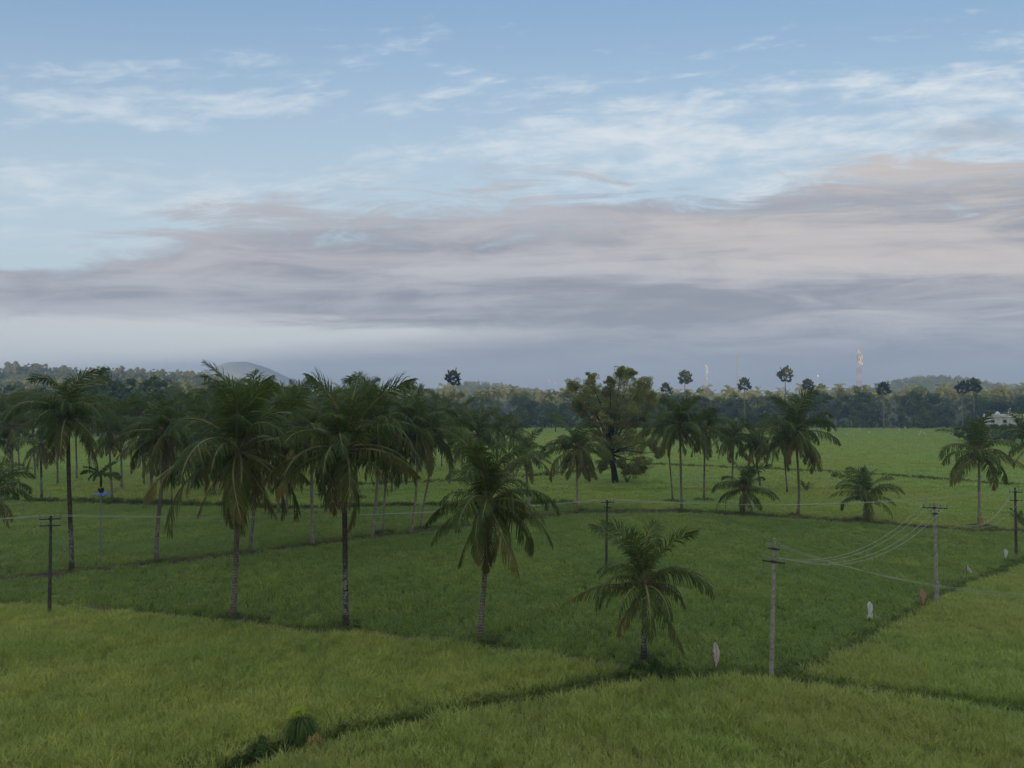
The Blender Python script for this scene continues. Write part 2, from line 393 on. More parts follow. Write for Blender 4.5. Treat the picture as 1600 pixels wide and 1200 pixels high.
M['concrete'] = solid_mat('pole_concrete', (0.27, 0.25, 0.21), (0.40, 0.37, 0.32), 7, 0.85, 0.25, c3=(0.20, 0.19, 0.16), c3scale=2.2)
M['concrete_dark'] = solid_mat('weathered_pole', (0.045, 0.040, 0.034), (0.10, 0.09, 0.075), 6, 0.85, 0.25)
M['iron'] = solid_mat('dark_iron', (0.045, 0.045, 0.05), (0.09, 0.085, 0.08), 12, 0.55, 0.1, metal=0.5)
M['porcelain'] = solid_mat('porcelain', (0.24, 0.22, 0.20), (0.34, 0.31, 0.29), 4, 0.25, 0)
M['wire'] = solid_mat('aluminium_wire', (0.36, 0.39, 0.31), (0.44, 0.46, 0.38), 2, 0.5, 0, metal=0.0)
M['cloth_pink'] = solid_mat('cloth_pale_pink', (0.64, 0.48, 0.45), (0.74, 0.60, 0.56), 5, 0.9, 0.3)
M['cloth_white'] = solid_mat('cloth_white', (0.70, 0.69, 0.68), (0.80, 0.79, 0.77), 5, 0.9, 0.3)
M['cloth_red'] = solid_mat('cloth_faded_red', (0.58, 0.26, 0.22), (0.66, 0.36, 0.30), 5, 0.9, 0.3)
M['cloth_orange'] = solid_mat('cloth_orange', (0.55, 0.20, 0.09), (0.65, 0.30, 0.14), 5, 0.9, 0.3)
M['stick'] = solid_mat('stick_wood', (0.03, 0.024, 0.018), (0.07, 0.055, 0.04), 8, 0.9, 0.2)
M['tarp'] = solid_mat('blue_tarpaulin', (0.05, 0.11, 0.36), (0.09, 0.17, 0.44), 5, 0.45, 0.2, c3=(0.25, 0.32, 0.5), c3scale=2)
M['tarp_dark'] = solid_mat('dark_blue_tarpaulin', (0.03, 0.04, 0.12), (0.06, 0.08, 0.20), 3, 0.6, 0.2)
M['plaster'] = solid_mat('white_plaster', (0.64, 0.61, 0.55), (0.76, 0.73, 0.67), 0.8, 0.85, 0.1, c3=(0.42, 0.40, 0.36), c3scale=0.6)
M['roof_red'] = solid_mat('red_tiles', (0.30, 0.08, 0.05), (0.42, 0.13, 0.08), 2, 0.8, 0.3)
M['glass_dark'] = solid_mat('dark_window', (0.02, 0.025, 0.03), (0.04, 0.045, 0.05), 2, 0.15, 0)
M['tank'] = solid_mat('white_plastic_tank', (0.68, 0.70, 0.72), (0.78, 0.79, 0.80), 2, 0.4, 0)
M['steel_white'] = solid_mat('tower_steel_pale', (0.30, 0.29, 0.28), (0.38, 0.36, 0.34), 0.4, 0.5, 0)
M['steel_red'] = solid_mat('tower_steel_red', (0.22, 0.13, 0.11), (0.27, 0.16, 0.14), 0.4, 0.5, 0)
M['steel_grey'] = solid_mat('tower_steel_grey', (0.20, 0.21, 0.22), (0.28, 0.29, 0.30), 0.4, 0.5, 0)
M['panel'] = solid_mat('antenna_cover', (0.42, 0.40, 0.37), (0.52, 0.49, 0.45), 0.6, 0.5, 0)
M['feather'] = solid_mat('white_feathers', (0.75, 0.75, 0.74), (0.82, 0.82, 0.8), 4, 0.8, 0)

rng = np.random.default_rng(7)
rnd = random.Random(11)

# ------------------------------------------------------------------ ground and fields
def sheet(name, pts, z, mat, kind='structure', label=None):
    mb = MB()
    mb.add([(p[0], p[1], z) for p in pts], [tuple(range(len(pts)))])
    o = mb.build(name, mat)
    # face up
    if o.data.polygons[0].normal.z < 0: o.data.flip_normals()
    tag(o, kind=kind, label=label)
    return o
g = sheet('ground', [(-1700, -700), (1700, -700), (1700, 2200), (-1700, 2200)], 0.0, M['soil'], label='level soil and weeds under all the fields')

def GP(l): return [G(a, b) for a, b in l]
F1 = GP([(-260, 930), (0, 950), (180, 962), (350, 980), (450, 992), (540, 997), (650, 1006), (750, 1019), (860, 1034), (985, 1053), (860, 1084), (710, 1114), (610, 1133), (505, 1158), (385, 1190), (275, 1238), (195, 1300), (-500, 1300)])
F2 = GP([(400, 1208), (470, 1184), (550, 1160), (680, 1134), (800, 1110), (1000, 1078), (1100, 1070), (1200, 1072), (1290, 1084), (1400, 1100), (1600, 1128), (1950, 1180), (1950, 1340), (300, 1340), (340, 1240)])
F3 = GP([(1238, 1060), (1290, 1043), (1345, 1018), (1410, 980), (1480, 938), (1540, 912), (1600, 888), (1700, 850), (1900, 800), (2200, 830), (2100, 1160), (1600, 1111), (1420, 1088), (1310, 1074)])
F4 = GP([(-300, 935), (0, 912), (110, 902), (245, 886), (388, 871), (488, 856), (598, 843), (700, 831), (800, 818), (902, 806), (1065, 804), (1160, 809), (1245, 814), (1349, 821), (1440, 829), (1530, 834), (1640, 836), (1660, 850), (1590, 880), (1530, 906), (1470, 933), (1400, 974), (1335, 1010), (1280, 1036), (1228, 1054), (1100, 1054), (990, 1050), (860, 1026), (750, 1010), (640, 998), (540, 988), (450, 982), (350, 970), (180, 954), (0, 942), (-300, 920)])
F5 = GP([(-350, 925), (0, 905), (110, 895), (245, 878), (388, 863), (488, 848), (598, 836), (700, 824), (800, 812), (902, 800), (1000, 798), (1000, 790), (830, 792), (650, 795), (450, 799), (236, 792), (0, 786), (-250, 788)])
F6 = GP([(905, 798), (1065, 797), (1160, 803), (1245, 808), (1349, 815), (1440, 823), (1530, 828), (1640, 831), (1900, 815), (1900, 770), (1600, 765), (1330, 744), (1200, 738), (1020, 730), (905, 740)])
F7 = GP([(-250, 783), (0, 782), (236, 787), (450, 794), (650, 790), (830, 787), (900, 786), (900, 742), (1015, 726), (690, 754), (560, 758), (300, 750), (0, 744), (-300, 742)])
for nm, F, z, mt, lb in (('field', F1, .004, 'sheet_ripe', 'soil under the yellowing rice'), ('field', F2, .004, 'sheet_bright', 'soil under the nearest bright rice'), ('field', F3, .004, 'sheet_bright', 'soil under the bright rice beside the poles'),
                     ('field', F4, .004, 'sheet_deep', 'soil under the deep green rice'), ('field', F5, .008, 'sheet_deep', 'soil under the deep green rice beyond the palm bund'), ('field', F6, .012, 'sheet_yellow', 'yellowing rice field beyond the short palms')):
    sheet(nm, F, z, M[mt], label=lb)
sheet('field', [(-160, 76), (160, 76), (360, 300), (-360, 300)], .002, M['sheet_far'], label='broad light green rice beyond the palms')
sheet('field', [(-430, 300.05), (430, 300.05), (470, 420), (-470, 420)], .003, M['sheet_lush'], label='farthest strip of lush rice before the woods')

# scattered crops ------------------------------------------------
def inside(poly, x, y):
    p = np.asarray(poly); n = len(p); r = np.zeros(len(x), bool); j = n - 1
    for i in range(n):
        xi, yi, xj, yj = p[i, 0], p[i, 1], p[j, 0], p[j, 1]
        c = ((yi > y) != (yj > y)) & (x < (xj - xi) * (y - yi) / (yj - yi + 1e-12) + xi)
        r ^= c; j = i
    return r
def fill(poly, per_m2, view=True, margin=7.0, ymax=1e9):
    p = np.asarray(poly); x0, y0 = p.min(0); x1, y1 = p.max(0); y1 = min(y1, ymax)
    step = per_m2 ** -0.5
    gx, gy = np.meshgrid(np.arange(x0, x1, step), np.arange(y0, y1, step))
    gx = gx.ravel() + rng.uniform(-.48, .48, gx.size) * step; gy = gy.ravel() + rng.uniform(-.48, .48, gy.size) * step
    k = inside(poly, gx, gy)
    if view: k &= (np.abs(gx) < gy * 0.70 + margin) & (gy > 22.5)
    return np.stack([gx[k], gy[k], np.zeros(k.sum())], 1)

def blade_clump(nb, h, r, w, lean, seed, curl=0.5, heads=0.0):
    rd = np.random.default_rng(seed); mb = MB()
    for i in range(nb):
        a = rd.uniform(0, 2 * math.pi); q = r * math.sqrt(rd.uniform(0, 1))
        bx, by = q * math.cos(a), q * math.sin(a)
        a2 = a + rd.normal(0, 0.8); L = h * rd.uniform(0.65, 1.15); le = lean * rd.uniform(0.3, 1.3)
        d = Vector((math.cos(a2), math.sin(a2), 0)); s = Vector((-d.y, d.x, 0)) * w * rd.uniform(.7, 1.3)
        p0 = Vector((bx, by, 0)); p1 = p0 + d * L * le * .35 + Vector((0, 0, L * .6)); p2 = p0 + d * L * (le + curl * rd.uniform(.2, 1)) * .75 + Vector((0, 0, L * (1 - .22 * curl)))
        mb.add([p0 - s * .6, p0 + s * .6, p1 + s, p1 - s, p2], [(0, 1, 2, 3), (3, 2, 4)])
    return mb
def source(name, meshes):
    c = bpy.data.collections.new(name)
    for i, me in enumerate(meshes):
        o = bpy.data.objects.new('%s_%02d' % (name, i), me); c.objects.link(o)
    return c
def scatter(name, pts, coll, label, kind='stuff', smin=.8, smax=1.2, tilt=.12, nvar=1, scl=None, rot=None):
    n = len(pts)
    me = bpy.data.meshes.new(name); me.vertices.add(n); me.vertices.foreach_set('co', np.ascontiguousarray(pts, dtype=np.float32).ravel())
    s = rng.uniform(smin, smax, n) if scl is None else scl
    rot_ = np.stack([rng.normal(0, tilt, n), rng.normal(0, tilt, n), rng.uniform(0, 6.283, n)], 1)
    for nm, ty, dat in (('scl', 'FLOAT', s), ('rot', 'FLOAT_VECTOR', rot_), ('idx', 'INT', rng.integers(0, nvar, n))):
        a = me.attributes.new(nm, ty, 'POINT')
        a.data.foreach_set('vector' if ty == 'FLOAT_VECTOR' else 'value', np.ascontiguousarray(dat, dtype=np.int32 if ty == 'INT' else np.float32).ravel())
    o = bpy.data.objects.new(name, me); COL.objects.link(o)
    ng = bpy.data.node_groups.new(name + '_scatter', 'GeometryNodeTree')
    ng.interface.new_socket('Geometry', in_out='INPUT', socket_type='NodeSocketGeometry'); ng.interface.new_socket('Geometry', in_out='OUTPUT', socket_type='NodeSocketGeometry')
    gi = ng.nodes.new('NodeGroupInput'); go = ng.nodes.new('NodeGroupOutput'); ci = ng.nodes.new('GeometryNodeCollectionInfo'); ip = ng.nodes.new('GeometryNodeInstanceOnPoints')
    ci.inputs['Collection'].default_value = coll; ci.inputs['Separate Children'].default_value = True; ci.inputs['Reset Children'].default_value = True
    ip.inputs['Pick Instance'].default_value = True
    def at(nm, ty):
        k = ng.nodes.new('GeometryNodeInputNamedAttribute'); k.data_type = ty; k.inputs['Name'].default_value = nm
        return k.outputs['Attribute']
    L = ng.links.new
    L(gi.outputs[0], ip.inputs['Points']); L(ci.outputs[0], ip.inputs['Instance'])
    L(at('idx', 'INT'), ip.inputs['Instance Index'])
    e2r = ng.nodes.new('FunctionNodeEulerToRotation'); L(at('rot', 'FLOAT_VECTOR'), e2r.inputs[0]); L(e2r.outputs[0], ip.inputs['Rotation'])
    L(at('scl', 'FLOAT'), ip.inputs['Scale']); L(ip.outputs[0], go.inputs[0])
    md = o.modifiers.new('scatter', 'NODES'); md.node_group = ng
    tag(o, label=label, kind=kind)
    return o

def clumps(nm, mat, n, *a, k=5, **kw):
    return source(nm, [blade_clump(n, *a, 100 + i, **kw).mesh(nm, mat) for i in range(k)])
S_ripe = clumps('rice_ripe', M['rice_ripe'], 50, .58, .26, .0075, .34, curl=.65)
S_bright = clumps('rice_bright', M['rice_bright'], 50, .62, .26, .0085, .34, curl=.6)
S_deep = clumps('rice_deep', M['rice_deep'], 38, .46, .27, .011, .5, curl=.7)
S_far = clumps('rice_far', M['rice_far'], 30, .40, .55, .035, .8, curl=.8)
S_weed = clumps('weed', M['weed'], 26, .28, .25, .016, .8, curl=.8)
S_weedd = clumps('weed_dark', M['weed_dark'], 34, .42, .28, .022, .7, curl=.8)

def patch_scale(p, s, lo=.8, hi=1.2, seed=0):
    """plants taller here, shorter there"""
    r = np.random.default_rng(seed); v = np.zeros(len(p))
    for k in range(6):
        a = r.uniform(0, 6.28); f = r.uniform(.25, 1.6); v += np.sin((p[:, 0] * math.cos(a) + p[:, 1] * math.sin(a)) * f + r.uniform(0, 6)) / 6
    return s * (1 + v * .3) * rng.uniform(lo - .05, hi + .05, len(p))
p = fill(F1, 9); scatter('rice_crop', p, S_ripe, 'tall yellowing rice in the near field below the palms', nvar=5, scl=patch_scale(p, 1.0, seed=1))
p = fill(F2, 9.5); scatter('rice_crop', p, S_bright, 'bright green rice along the bottom of the view', nvar=5, scl=patch_scale(p, 1.0, seed=2))
p = fill(F3, 9); scatter('rice_crop', p, S_bright, 'bright green rice to the right of the pole line', nvar=5, scl=patch_scale(p, 1.0, seed=3))
p = fill(F4, 5.5); scatter('rice_crop', p, S_deep, 'deep green short rice around the nearer palms', nvar=5, scl=patch_scale(p, 1.0, seed=4))
p = fill(F5, 4); scatter('rice_crop', p, S_deep, 'deep green rice between the two palm bunds', nvar=5, scl=patch_scale(p, 1.15, seed=5))
p = np.concatenate([fill(F6, 2.2), fill(F7, 1.6)]); scatter('rice_crop', p, S_far, 'light green rice around the broad spreading tree', nvar=5, scl=patch_scale(p, .95, seed=6))
far_poly = [(-100, 112), (100, 118), (135, 160), (255, 400), (-255, 400), (-135, 160)]
p = np.concatenate([fill(far_poly, .9, ymax=190), fill([(-160, 190), (160, 190), (255, 400), (-255, 400)], .25)]); scatter('rice_crop', p, S_far, 'pale green rice stretching away to the woods', nvar=5, scl=patch_scale(p, 1.5, seed=7))

def along(poly, w, per_m, zf=None):
    out = []
    for a, b in zip(poly[:-1], poly[1:]):
        L = math.dist(a, b); n = max(1, int(L * per_m)); t = rng.uniform(0, 1, n)
        dx, dy = (b[0] - a[0]) / L, (b[1] - a[1]) / L; q = rng.normal(0, w * .4, n)
        out.append(np.stack([a[0] + (b[0] - a[0]) * t - dy * q, a[1] + (b[1] - a[1]) * t + dx * q, np.zeros(n)], 1))
    return np.concatenate(out)
def bund(name, poly, w, h, mat, label, seed):
    rd = random.Random(seed); pts = []
    for a, b in zip(poly[:-1], poly[1:]):
        n = max(2, int(math.dist(a, b) / 0.9))
        pts += [(a[0] + (b[0] - a[0]) * k / n, a[1] + (b[1] - a[1]) * k / n) for k in range(n)]
    pts.append(poly[-1]); mb = MB(); vs = []
    for i, q in enumerate(pts):
        a, b = pts[max(i - 1, 0)], pts[min(i + 1, len(pts) - 1)]; L = math.dist(a, b); nx, ny = -(b[1] - a[1]) / L, (b[0] - a[0]) / L
        hh = h * rd.uniform(.7, 1.2); ww = w * rd.uniform(.8, 1.2); sh = rd.uniform(-.12, .12)
        for k, zz in ((-.75, -.03), (-.32, hh * .9), (0, hh), (.32, hh * .92), (.75, -.03)):
            vs.append((q[0] + nx * (k * ww + sh), q[1] + ny * (k * ww + sh), zz))
    fs = [(i * 5 + k, i * 5 + k + 1, i * 5 + k + 6, i * 5 + k + 5) for i in range(len(pts) - 1) for k in range(4)]
    mb.add(vs, fs); o = mb.build(name, mat, smooth=True)
    tag(o, label, kind='structure'); return o
B1 = GP([(-300, 930), (0, 909), (110, 899), (245, 882), (388, 867), (488, 852), (598, 839), (640, 835), (700, 827), (800, 815), (902, 803), (1065, 800), (1160, 806), (1245, 811), (1349, 818), (1440, 826), (1530, 831), (1700, 832)])
B2 = GP([(-250, 785), (0, 784), (236, 789), (450, 797), (650, 793), (830, 790), (900, 789)])
B3 = GP([(905, 740), (1020, 728), (1200, 736), (1330, 742), (1600, 762), (1900, 768)])
B4 = GP([(300, 752), (560, 760), (690, 756), (905, 741)])
B5 = GP([(-260, 926), (0, 946), (180, 958), (350, 975), (450, 987), (540, 993), (650, 1002), (750, 1014), (860, 1030), (985, 1050)])
DITCH = GP([(250, 1225), (330, 1195), (500, 1152), (600, 1130), (700, 1112), (850, 1084), (990, 1060), (1100, 1060), (1230, 1062), (1340, 1082), (1600, 1119)])
SLOPE = GP([(1228, 1056), (1285, 1038), (1340, 1014), (1405, 977), (1475, 935), (1535, 909), (1595, 883), (1680, 850)])
bund('field_bund', B1, 1.0, .32, M['earth'], 'low grassy earth bund that the line of palms stands on', 1)
bund('field_bund', B2, 1.0, .28, M['earth'], 'farther earth bund behind the areca palm and tarpaulin', 2)
bund('field_bund', B3, 1.1, .45, M['earth'], 'dark earth bund crossing the field behind the tall palms', 3)
bund('field_bund', B4, 1.0, .35, M['earth'], 'earth bund crossing the far field at mid distance', 4)
bund('field_bund', B5, 1.0, .22, M['earth'], 'earth bund between the yellowing and the deep green rice', 5)
p = along(B1, 1.3, 6); scatter('bund_grass', p + [0, 0, .2], S_weed, 'short pale grass on the palm bund', nvar=5, smin=.7, smax=1.3)
p = np.concatenate([along(B2, 1.5, 4), along(B3, 1.5, 4), along(B4, 1.5, 4)]); scatter('bund_grass', p + [0, 0, .2], S_weedd, 'dark grass on the farther bunds', nvar=5, smin=.9, smax=1.9)
p = along(B5, .9, 5); scatter('bund_grass', p + [0, 0, .1], S_weed, 'sparse dry grass on the bund below the three tall palms', nvar=5, smin=.6, smax=1.2)
p = np.concatenate([along(DITCH, .9, 22), along(SLOPE, 1.0, 20)]); scatter('ditch_weeds', p, S_weedd, 'low dark weeds in the ditch between the near fields', nvar=5, smin=.5, smax=1.15)

# ------------------------------------------------------------------ coconut palms
def frond_mesh(cls, seed, nl=62, wid=.0115, name='frond'):
    rd = np.random.default_rng(seed)
    e0, D, g_, lift, mat = [(78, 84, .45, .22, 'frond'), (52, 104, .75, .12, 'frond'), (20, 92, 1.25, .0, 'frond'), (-14, 66, 1.2, -.1, 'frond_old'), (-48, 36, .8, -.1, 'frond_dry'), (64, 30, .12, .3, 'frond')][cls]
    e0 += rd.uniform(-12, 12); D += rd.uniform(-20, 24); tw = rd.uniform(-1.3, 1.3); sway = rd.uniform(-.6, .6); tear = [(rd.uniform(.2, .95), rd.uniform(.015, .05)) for _ in range(3 if cls in (2, 3) else 1)]
    n = 14; p = Vector((0, 0, 0)); P = [p.copy()]; T = []
    for i in range(n):
        t = (i + .5) / n; e = R(e0 - D * t ** 1.5); a = sway * t * t
        d = Vector((math.cos(e) * math.cos(a), math.cos(e) * math.sin(a), math.sin(e))); T.append(d); p = p + d / n; P.append(p.copy())
    mb = MB(); mb.tube(P, [.016 * (1 - .85 * i / n) + .001 for i in range(n + 1)], 4, 1, cap=False)
    for i in range(nl):
        for sgn in (-1, 1):
            t = .15 + .845 * ((i + rd.uniform(-.35, .35) + .5) / nl); t = min(max(t, .1), .997); k = min(int(t * n), n - 1); f = t * n - k
            q = P[k].lerp(P[k + 1], f); Td = T[k]; S0 = Vector((0, 1, 0)); S0 = (S0 - Td * S0.dot(Td)).normalized(); N0 = Td.cross(S0)
            if N0.z < 0 and cls < 3: N0 = -N0
            r = tw * t; S = S0 * math.cos(r) + N0 * math.sin(r); Nn = N0 * math.cos(r) - S0 * math.sin(r)
            if rd.uniform() < .05 or any(abs(t - a_) < b_ and sgn > 0 for a_, b_ in tear[:2]) or any(abs(t - a_) < b_ * .6 and sgn < 0 for a_, b_ in tear[2:]): continue
            l = .25 * (.50 + .50 * math.sin(math.pi * min(1, .12 + t * .86))) * (1 if t < .8 else 1 - (t - .8) * 2.2) * rd.uniform(.82, 1.12)
            an = R(68 - 42 * t + rd.uniform(-7, 7)); d0 = Td * math.cos(an) + S * (sgn * math.sin(an)) + Nn * lift
            q0 = q; pts = [q]; ws = []; jit = Vector(rd.normal(0, .12, 3))
            for s_ in range(3):
                d = (d0 + jit + Vector((0, 0, -1)) * g_ * (.25 + s_ * .75)).normalized(); q0 = q0 + d * l / 3; pts.append(q0)
                w = d.cross(Nn if abs(d.dot(Nn)) < .95 else Td); ws.append(w.normalized() * wid * .5)
            mb.add([pts[0] - ws[0] * .6, pts[0] + ws[0] * .6, pts[1] + ws[0], pts[1] - ws[0], pts[2] + ws[1] * .85, pts[2] - ws[1] * .85, pts[3]], [(0, 1, 2, 3), (3, 2, 4, 5), (5, 4, 6)], 0)
    return mb.mesh(name, [M[mat], M['rachis']])
FR = [[frond_mesh(c, 40 + c * 20 + i) for i in range(7)] for c in range(5)]

def nutmesh(seed):
    rd = random.Random(seed); mb = MB()
    for i in range(9):
        a = rd.uniform(0, 6.28); q = rd.uniform(.2, .36)
        mb.blob((q * math.cos(a), q * math.sin(a), -.25 - rd.uniform(0, .4)), (.11, .11, .14), rd.randint(0, 999), 7, 5, rough=.05)
    return mb.mesh('coconut_bunch', M['coconut'], True)
NUT = [nutmesh(i) for i in range(3)]
def heartmesh(seed):
    rd = random.Random(seed); mb = MB()
    mb.blob((0, 0, -.1), (.24, .24, .55), seed, 9, 7, rough=.14)
    for i in range(14):
        a = rd.uniform(0, 6.28); e = rd.uniform(.1, .8); L = rd.uniform(.5, .95)
        mb.tube([(0.1 * math.cos(a), .1 * math.sin(a), 0), (L * .6 * math.cos(a), L * .6 * math.sin(a), L * e * .7), (L * math.cos(a), L * math.sin(a), L * e * .6)], [.05, .03, .012], 4)
    return mb.mesh('crown_base', M['fibre'])
HEART = [heartmesh(i) for i in range(3)]

def bez(p0, p1, p2, p3, n):
    o = []
    for i in range(n + 1):
        t = i / n; a = 1 - t
        o.append(p0 * a ** 3 + p1 * 3 * a * a * t + p2 * 3 * a * t * t + p3 * t ** 3)
    return o
def trunk_obj(root, top, bend, r0, r1, mat, name='trunk', rings=26, flare=1.9):
    h = top.z
    P = bez(Vector((0, 0, -.15)), Vector((bend * h * .12, 0, h * .22)), Vector((top.x + bend * .02 * h, top.y, h * .6)), top, rings)
    rad = []
    for i in range(rings + 1):
        t = i / rings; r = r0 + (r1 - r0) * t ** .8
        r *= 1 + (flare - 1) * math.exp(-t * h / .55); rad.append(r * (1 + (.035 if i % 2 else -.02)))
    mb = MB(); mb.tube(P, rad, 10); return mb.build(name, mat, root, True)

def put(me, root, loc, rot=(0, 0, 0), s=1.0):
    o = bpy.data.objects.new(me.name.split('.')[0], me); COL.objects.link(o); o.parent = root; o.location = loc; o.rotation_euler = rot
    o.scale = (s, s, s) if isinstance(s, (int, float)) else s
    return o

FEET = []
def coconut(bx, by, cx, cy, top, label, n=26, bend=0.0, bark='bark_mid', group='coconut palms in the rice fields', mixc=None, nuts=True, seed=0, r0=.17, lk=1.0, dry=2, lean=(0.0, 0.0)):
    rd = random.Random(seed * 17 + int(bx) * 3 + int(by))
    X, Y = G(bx, by); c = Pt(cx, cy, Y)
    root = empty('coconut_palm', (X, Y, 0)); tag(root, label, 'palm', group); FEET.append((X, Y))
    tp = Vector((c.x - X, rd.uniform(-.3, .3), c.z))
    trunk_obj(root, tp, bend, r0, r0 * .72, M[bark])
    L = (cy - top) * Y / FPX * 1.15 * lk
    put(HEART[rd.randint(0, 2)], root, tp, (0, 0, rd.uniform(0, 6)), L / 5)
    if nuts: put(NUT[rd.randint(0, 2)], root, tp, (0, 0, rd.uniform(0, 6)), L / 5.2)['kind'] = 'stuff'
    mix_ = mixc or (.20, .27, .27, .26)
    az = rd.uniform(0, 6.28); n = int(n * .98)
    for i in range(n):
        t = (i + .5) / n; acc = 0; cl = 3
        for k, m_ in enumerate(mix_):
            acc += m_
            if t < acc: cl = k; break
        az += 2.39996 + rd.uniform(-.55, .55)
        s = L * (rd.uniform(.74, 1.06) if cl else rd.uniform(.78, 1.08))
        o = put(FR[cl][rd.randint(0, 6)], root, tp + Vector((0, 0, .18 * (1 - t))), (rd.uniform(-.22, .22) + lean[1], rd.uniform(-.20, .26), az), s)
    for i in range(dry):
        az += 2.4 + rd.uniform(-.3, .3)
        put(FR[4][rd.randint(0, 6)], root, tp - Vector((0, 0, .15)), (0, rd.uniform(-.1, .2), az), L * rd.uniform(.62, .85))
    return root

NEAR = dict(n=32, r0=.19)
coconut(112, 897, 108, 652, 556, 'very tall straight coconut palm beside the pole, standing left of the areca palm', bark='bark_dark', dry=2, mixc=(.22, .28, .26, .24), **NEAR)
coconut(245, 882, 256, 678, 602, 'coconut palm with a curved trunk between the areca palm and the lichened palm', bend=-.2, dry=3, **NEAR)
coconut(363, 970, 372, 706, 564, 'tall coconut palm with lichen on a trunk bent at its foot mound', bark='bark_mid', bend=.15, dry=5, mixc=(.22, .25, .23, .30), n=36, r0=.19)
coconut(540, 985, 537, 706, 574, 'tall dark straight coconut palm with a white lichened foot, centre of the near row', bark='bark_dark', dry=4, mixc=(.22, .25, .25, .28), n=36, r0=.19)
coconut(750, 1005, 763, 788, 682, 'coconut palm with a pale grey trunk at the edge of the yellowing rice', bark='bark_mid', dry=4, mixc=(.20, .25, .27, .28), n=34, r0=.18, lk=1.08)
coconut(1006, 1040, 1008, 918, 803, 'nearest and lowest coconut palm beside the dark bush and pink cloth', bark='bark_dark', dry=2, mixc=(.26, .28, .28, .18), n=26, r0=.16, nuts=False, lk=.95)
coconut(902, 798, 902, 702, 642, 'coconut palm with brown fronds hung against its trunk, left of the broad tree', dry=6, n=26, bark='bark_pale')
coconut(640, 838, 652, 676, 605, 'left one of two slender curved palms rising from one spot on the bund', bend=.5, bark='bark_pale', n=30, r0=.15)
coconut(658, 828, 676, 690, 618, 'right one of two slender curved palms rising from one spot on the bund', bend=-.15, bark='bark_pale', n=26, r0=.15)
coconut(746, 795, 747, 682, 620, 'coconut palm standing behind the pale trunked palm, mostly hidden', n=26)
coconut(828, 808, 822, 712, 660, 'thin coconut palm half hidden behind the crown of the pale trunked palm', n=20, bark='bark_pale')
coconut(1065, 800, 1062, 666, 609, 'tall shaggy coconut palm right of the broad tree, largest of its clump', n=34, dry=4, mixc=(.2, .25, .25, .30))
coconut(1051, 785, 1044, 672, 630, 'thin trunked coconut palm half behind the shaggy palm', n=22, r0=.13)
coconut(1100, 783, 1101, 672, 622, 'coconut palm between the shaggy palm and the leaning yellowed one', n=26, dry=4, r0=.15)
coconut(1144, 762, 1145, 680, 634, 'coconut palm with yellowing lower fronds behind the short bushy palm', n=26, dry=5, mixc=(.18, .24, .24, .34))
coconut(1188, 764, 1180, 692, 652, 'yellowed palm crown between the short bushy palm and the tall curved one', n=22, dry=4)
coconut(1160, 805, 1161, 766, 708, 'short bushy palm with a dark stump trunk, left of the tall curved palm', lk=.88, n=24, dry=2, mixc=(.26, .28, .30, .16), nuts=False, bark='bark_dark', r0=.25)
coconut(1245, 808, 1243, 678, 607, 'tall coconut palm with a curved foot on the bund, left of the short lone palm', bend=.5, n=32, mixc=(.22, .26, .27, .25), dry=3, bark='bark_mid')
coconut(1230, 772, 1226, 690, 640, 'dark thin coconut palm directly behind the tall curved one', n=20, bark='bark_dark', r0=.13)
coconut(1349, 815, 1351, 778, 714, 'short lone young palm on the bund with a pale trunk', lk=.86, n=22, dry=1, mixc=(.30, .34, .30, .06), nuts=False, bark='bark_pale', r0=.17)
coconut(1530, 825, 1528, 710, 641, 'spreading coconut palm with an orange cloth at its foot', n=24, mixc=(.24, .26, .26, .24), dry=1, bark='bark_pale')
coconut(1614, 800, 1614, 690, 636, 'palm at the right border showing only a few frond tips', n=22)
coconut(65, 783, 62, 696, 652, 'far coconut palm with an orange flower stalk, left of the very tall palm', n=20, bark='bark_dark', dry=5)
coconut(175, 783, 171, 674, 622, 'far coconut palm just behind the blue tarpaulin', n=22, dry=3)
coconut(236, 788, 236, 692, 630, 'thick trunked far palm partly behind the curved palm', n=24, dry=3, r0=.22)
coconut(268, 790, 268, 702, 650, 'thin dark far palm with a sleeve of hanging leaves', n=18, dry=6, bark='bark_dark', r0=.12)
coconut(388, 868, 398, 700, 604, 'palm with a dark bent foot just behind the lichened palm', bend=.35, n=30, bark='bark_mid')
coconut(488, 855, 488, 690, 602, 'palm with a straight brownish trunk left of the dark straight palm', n=30, bark='bark_pale', dry=3)
coconut(580, 845, 592, 668, 573, 'tall palm with a brownish trunk right of the dark straight palm', bend=.3, n=30, bark='bark_pale')
coconut(598, 833, 604, 700, 640, 'lower thin palm beside the tall brownish one on the bund', n=22, bark='bark_pale', r0=.13)
coconut(436, 806, 424, 692, 622, 'left of two far palms standing close together behind the bund', n=24)
coconut(447, 806, 456, 668, 592, 'right of two far palms standing close together behind the bund', n=26)
coconut(-20, 895, -18, 775, 705, 'low palm at the left border with a dry yellow frond tip', n=24, dry=3, nuts=False)
coconut(-16, 772, -12, 690, 650, 'far palm at the left border showing dark frond tips', n=20)
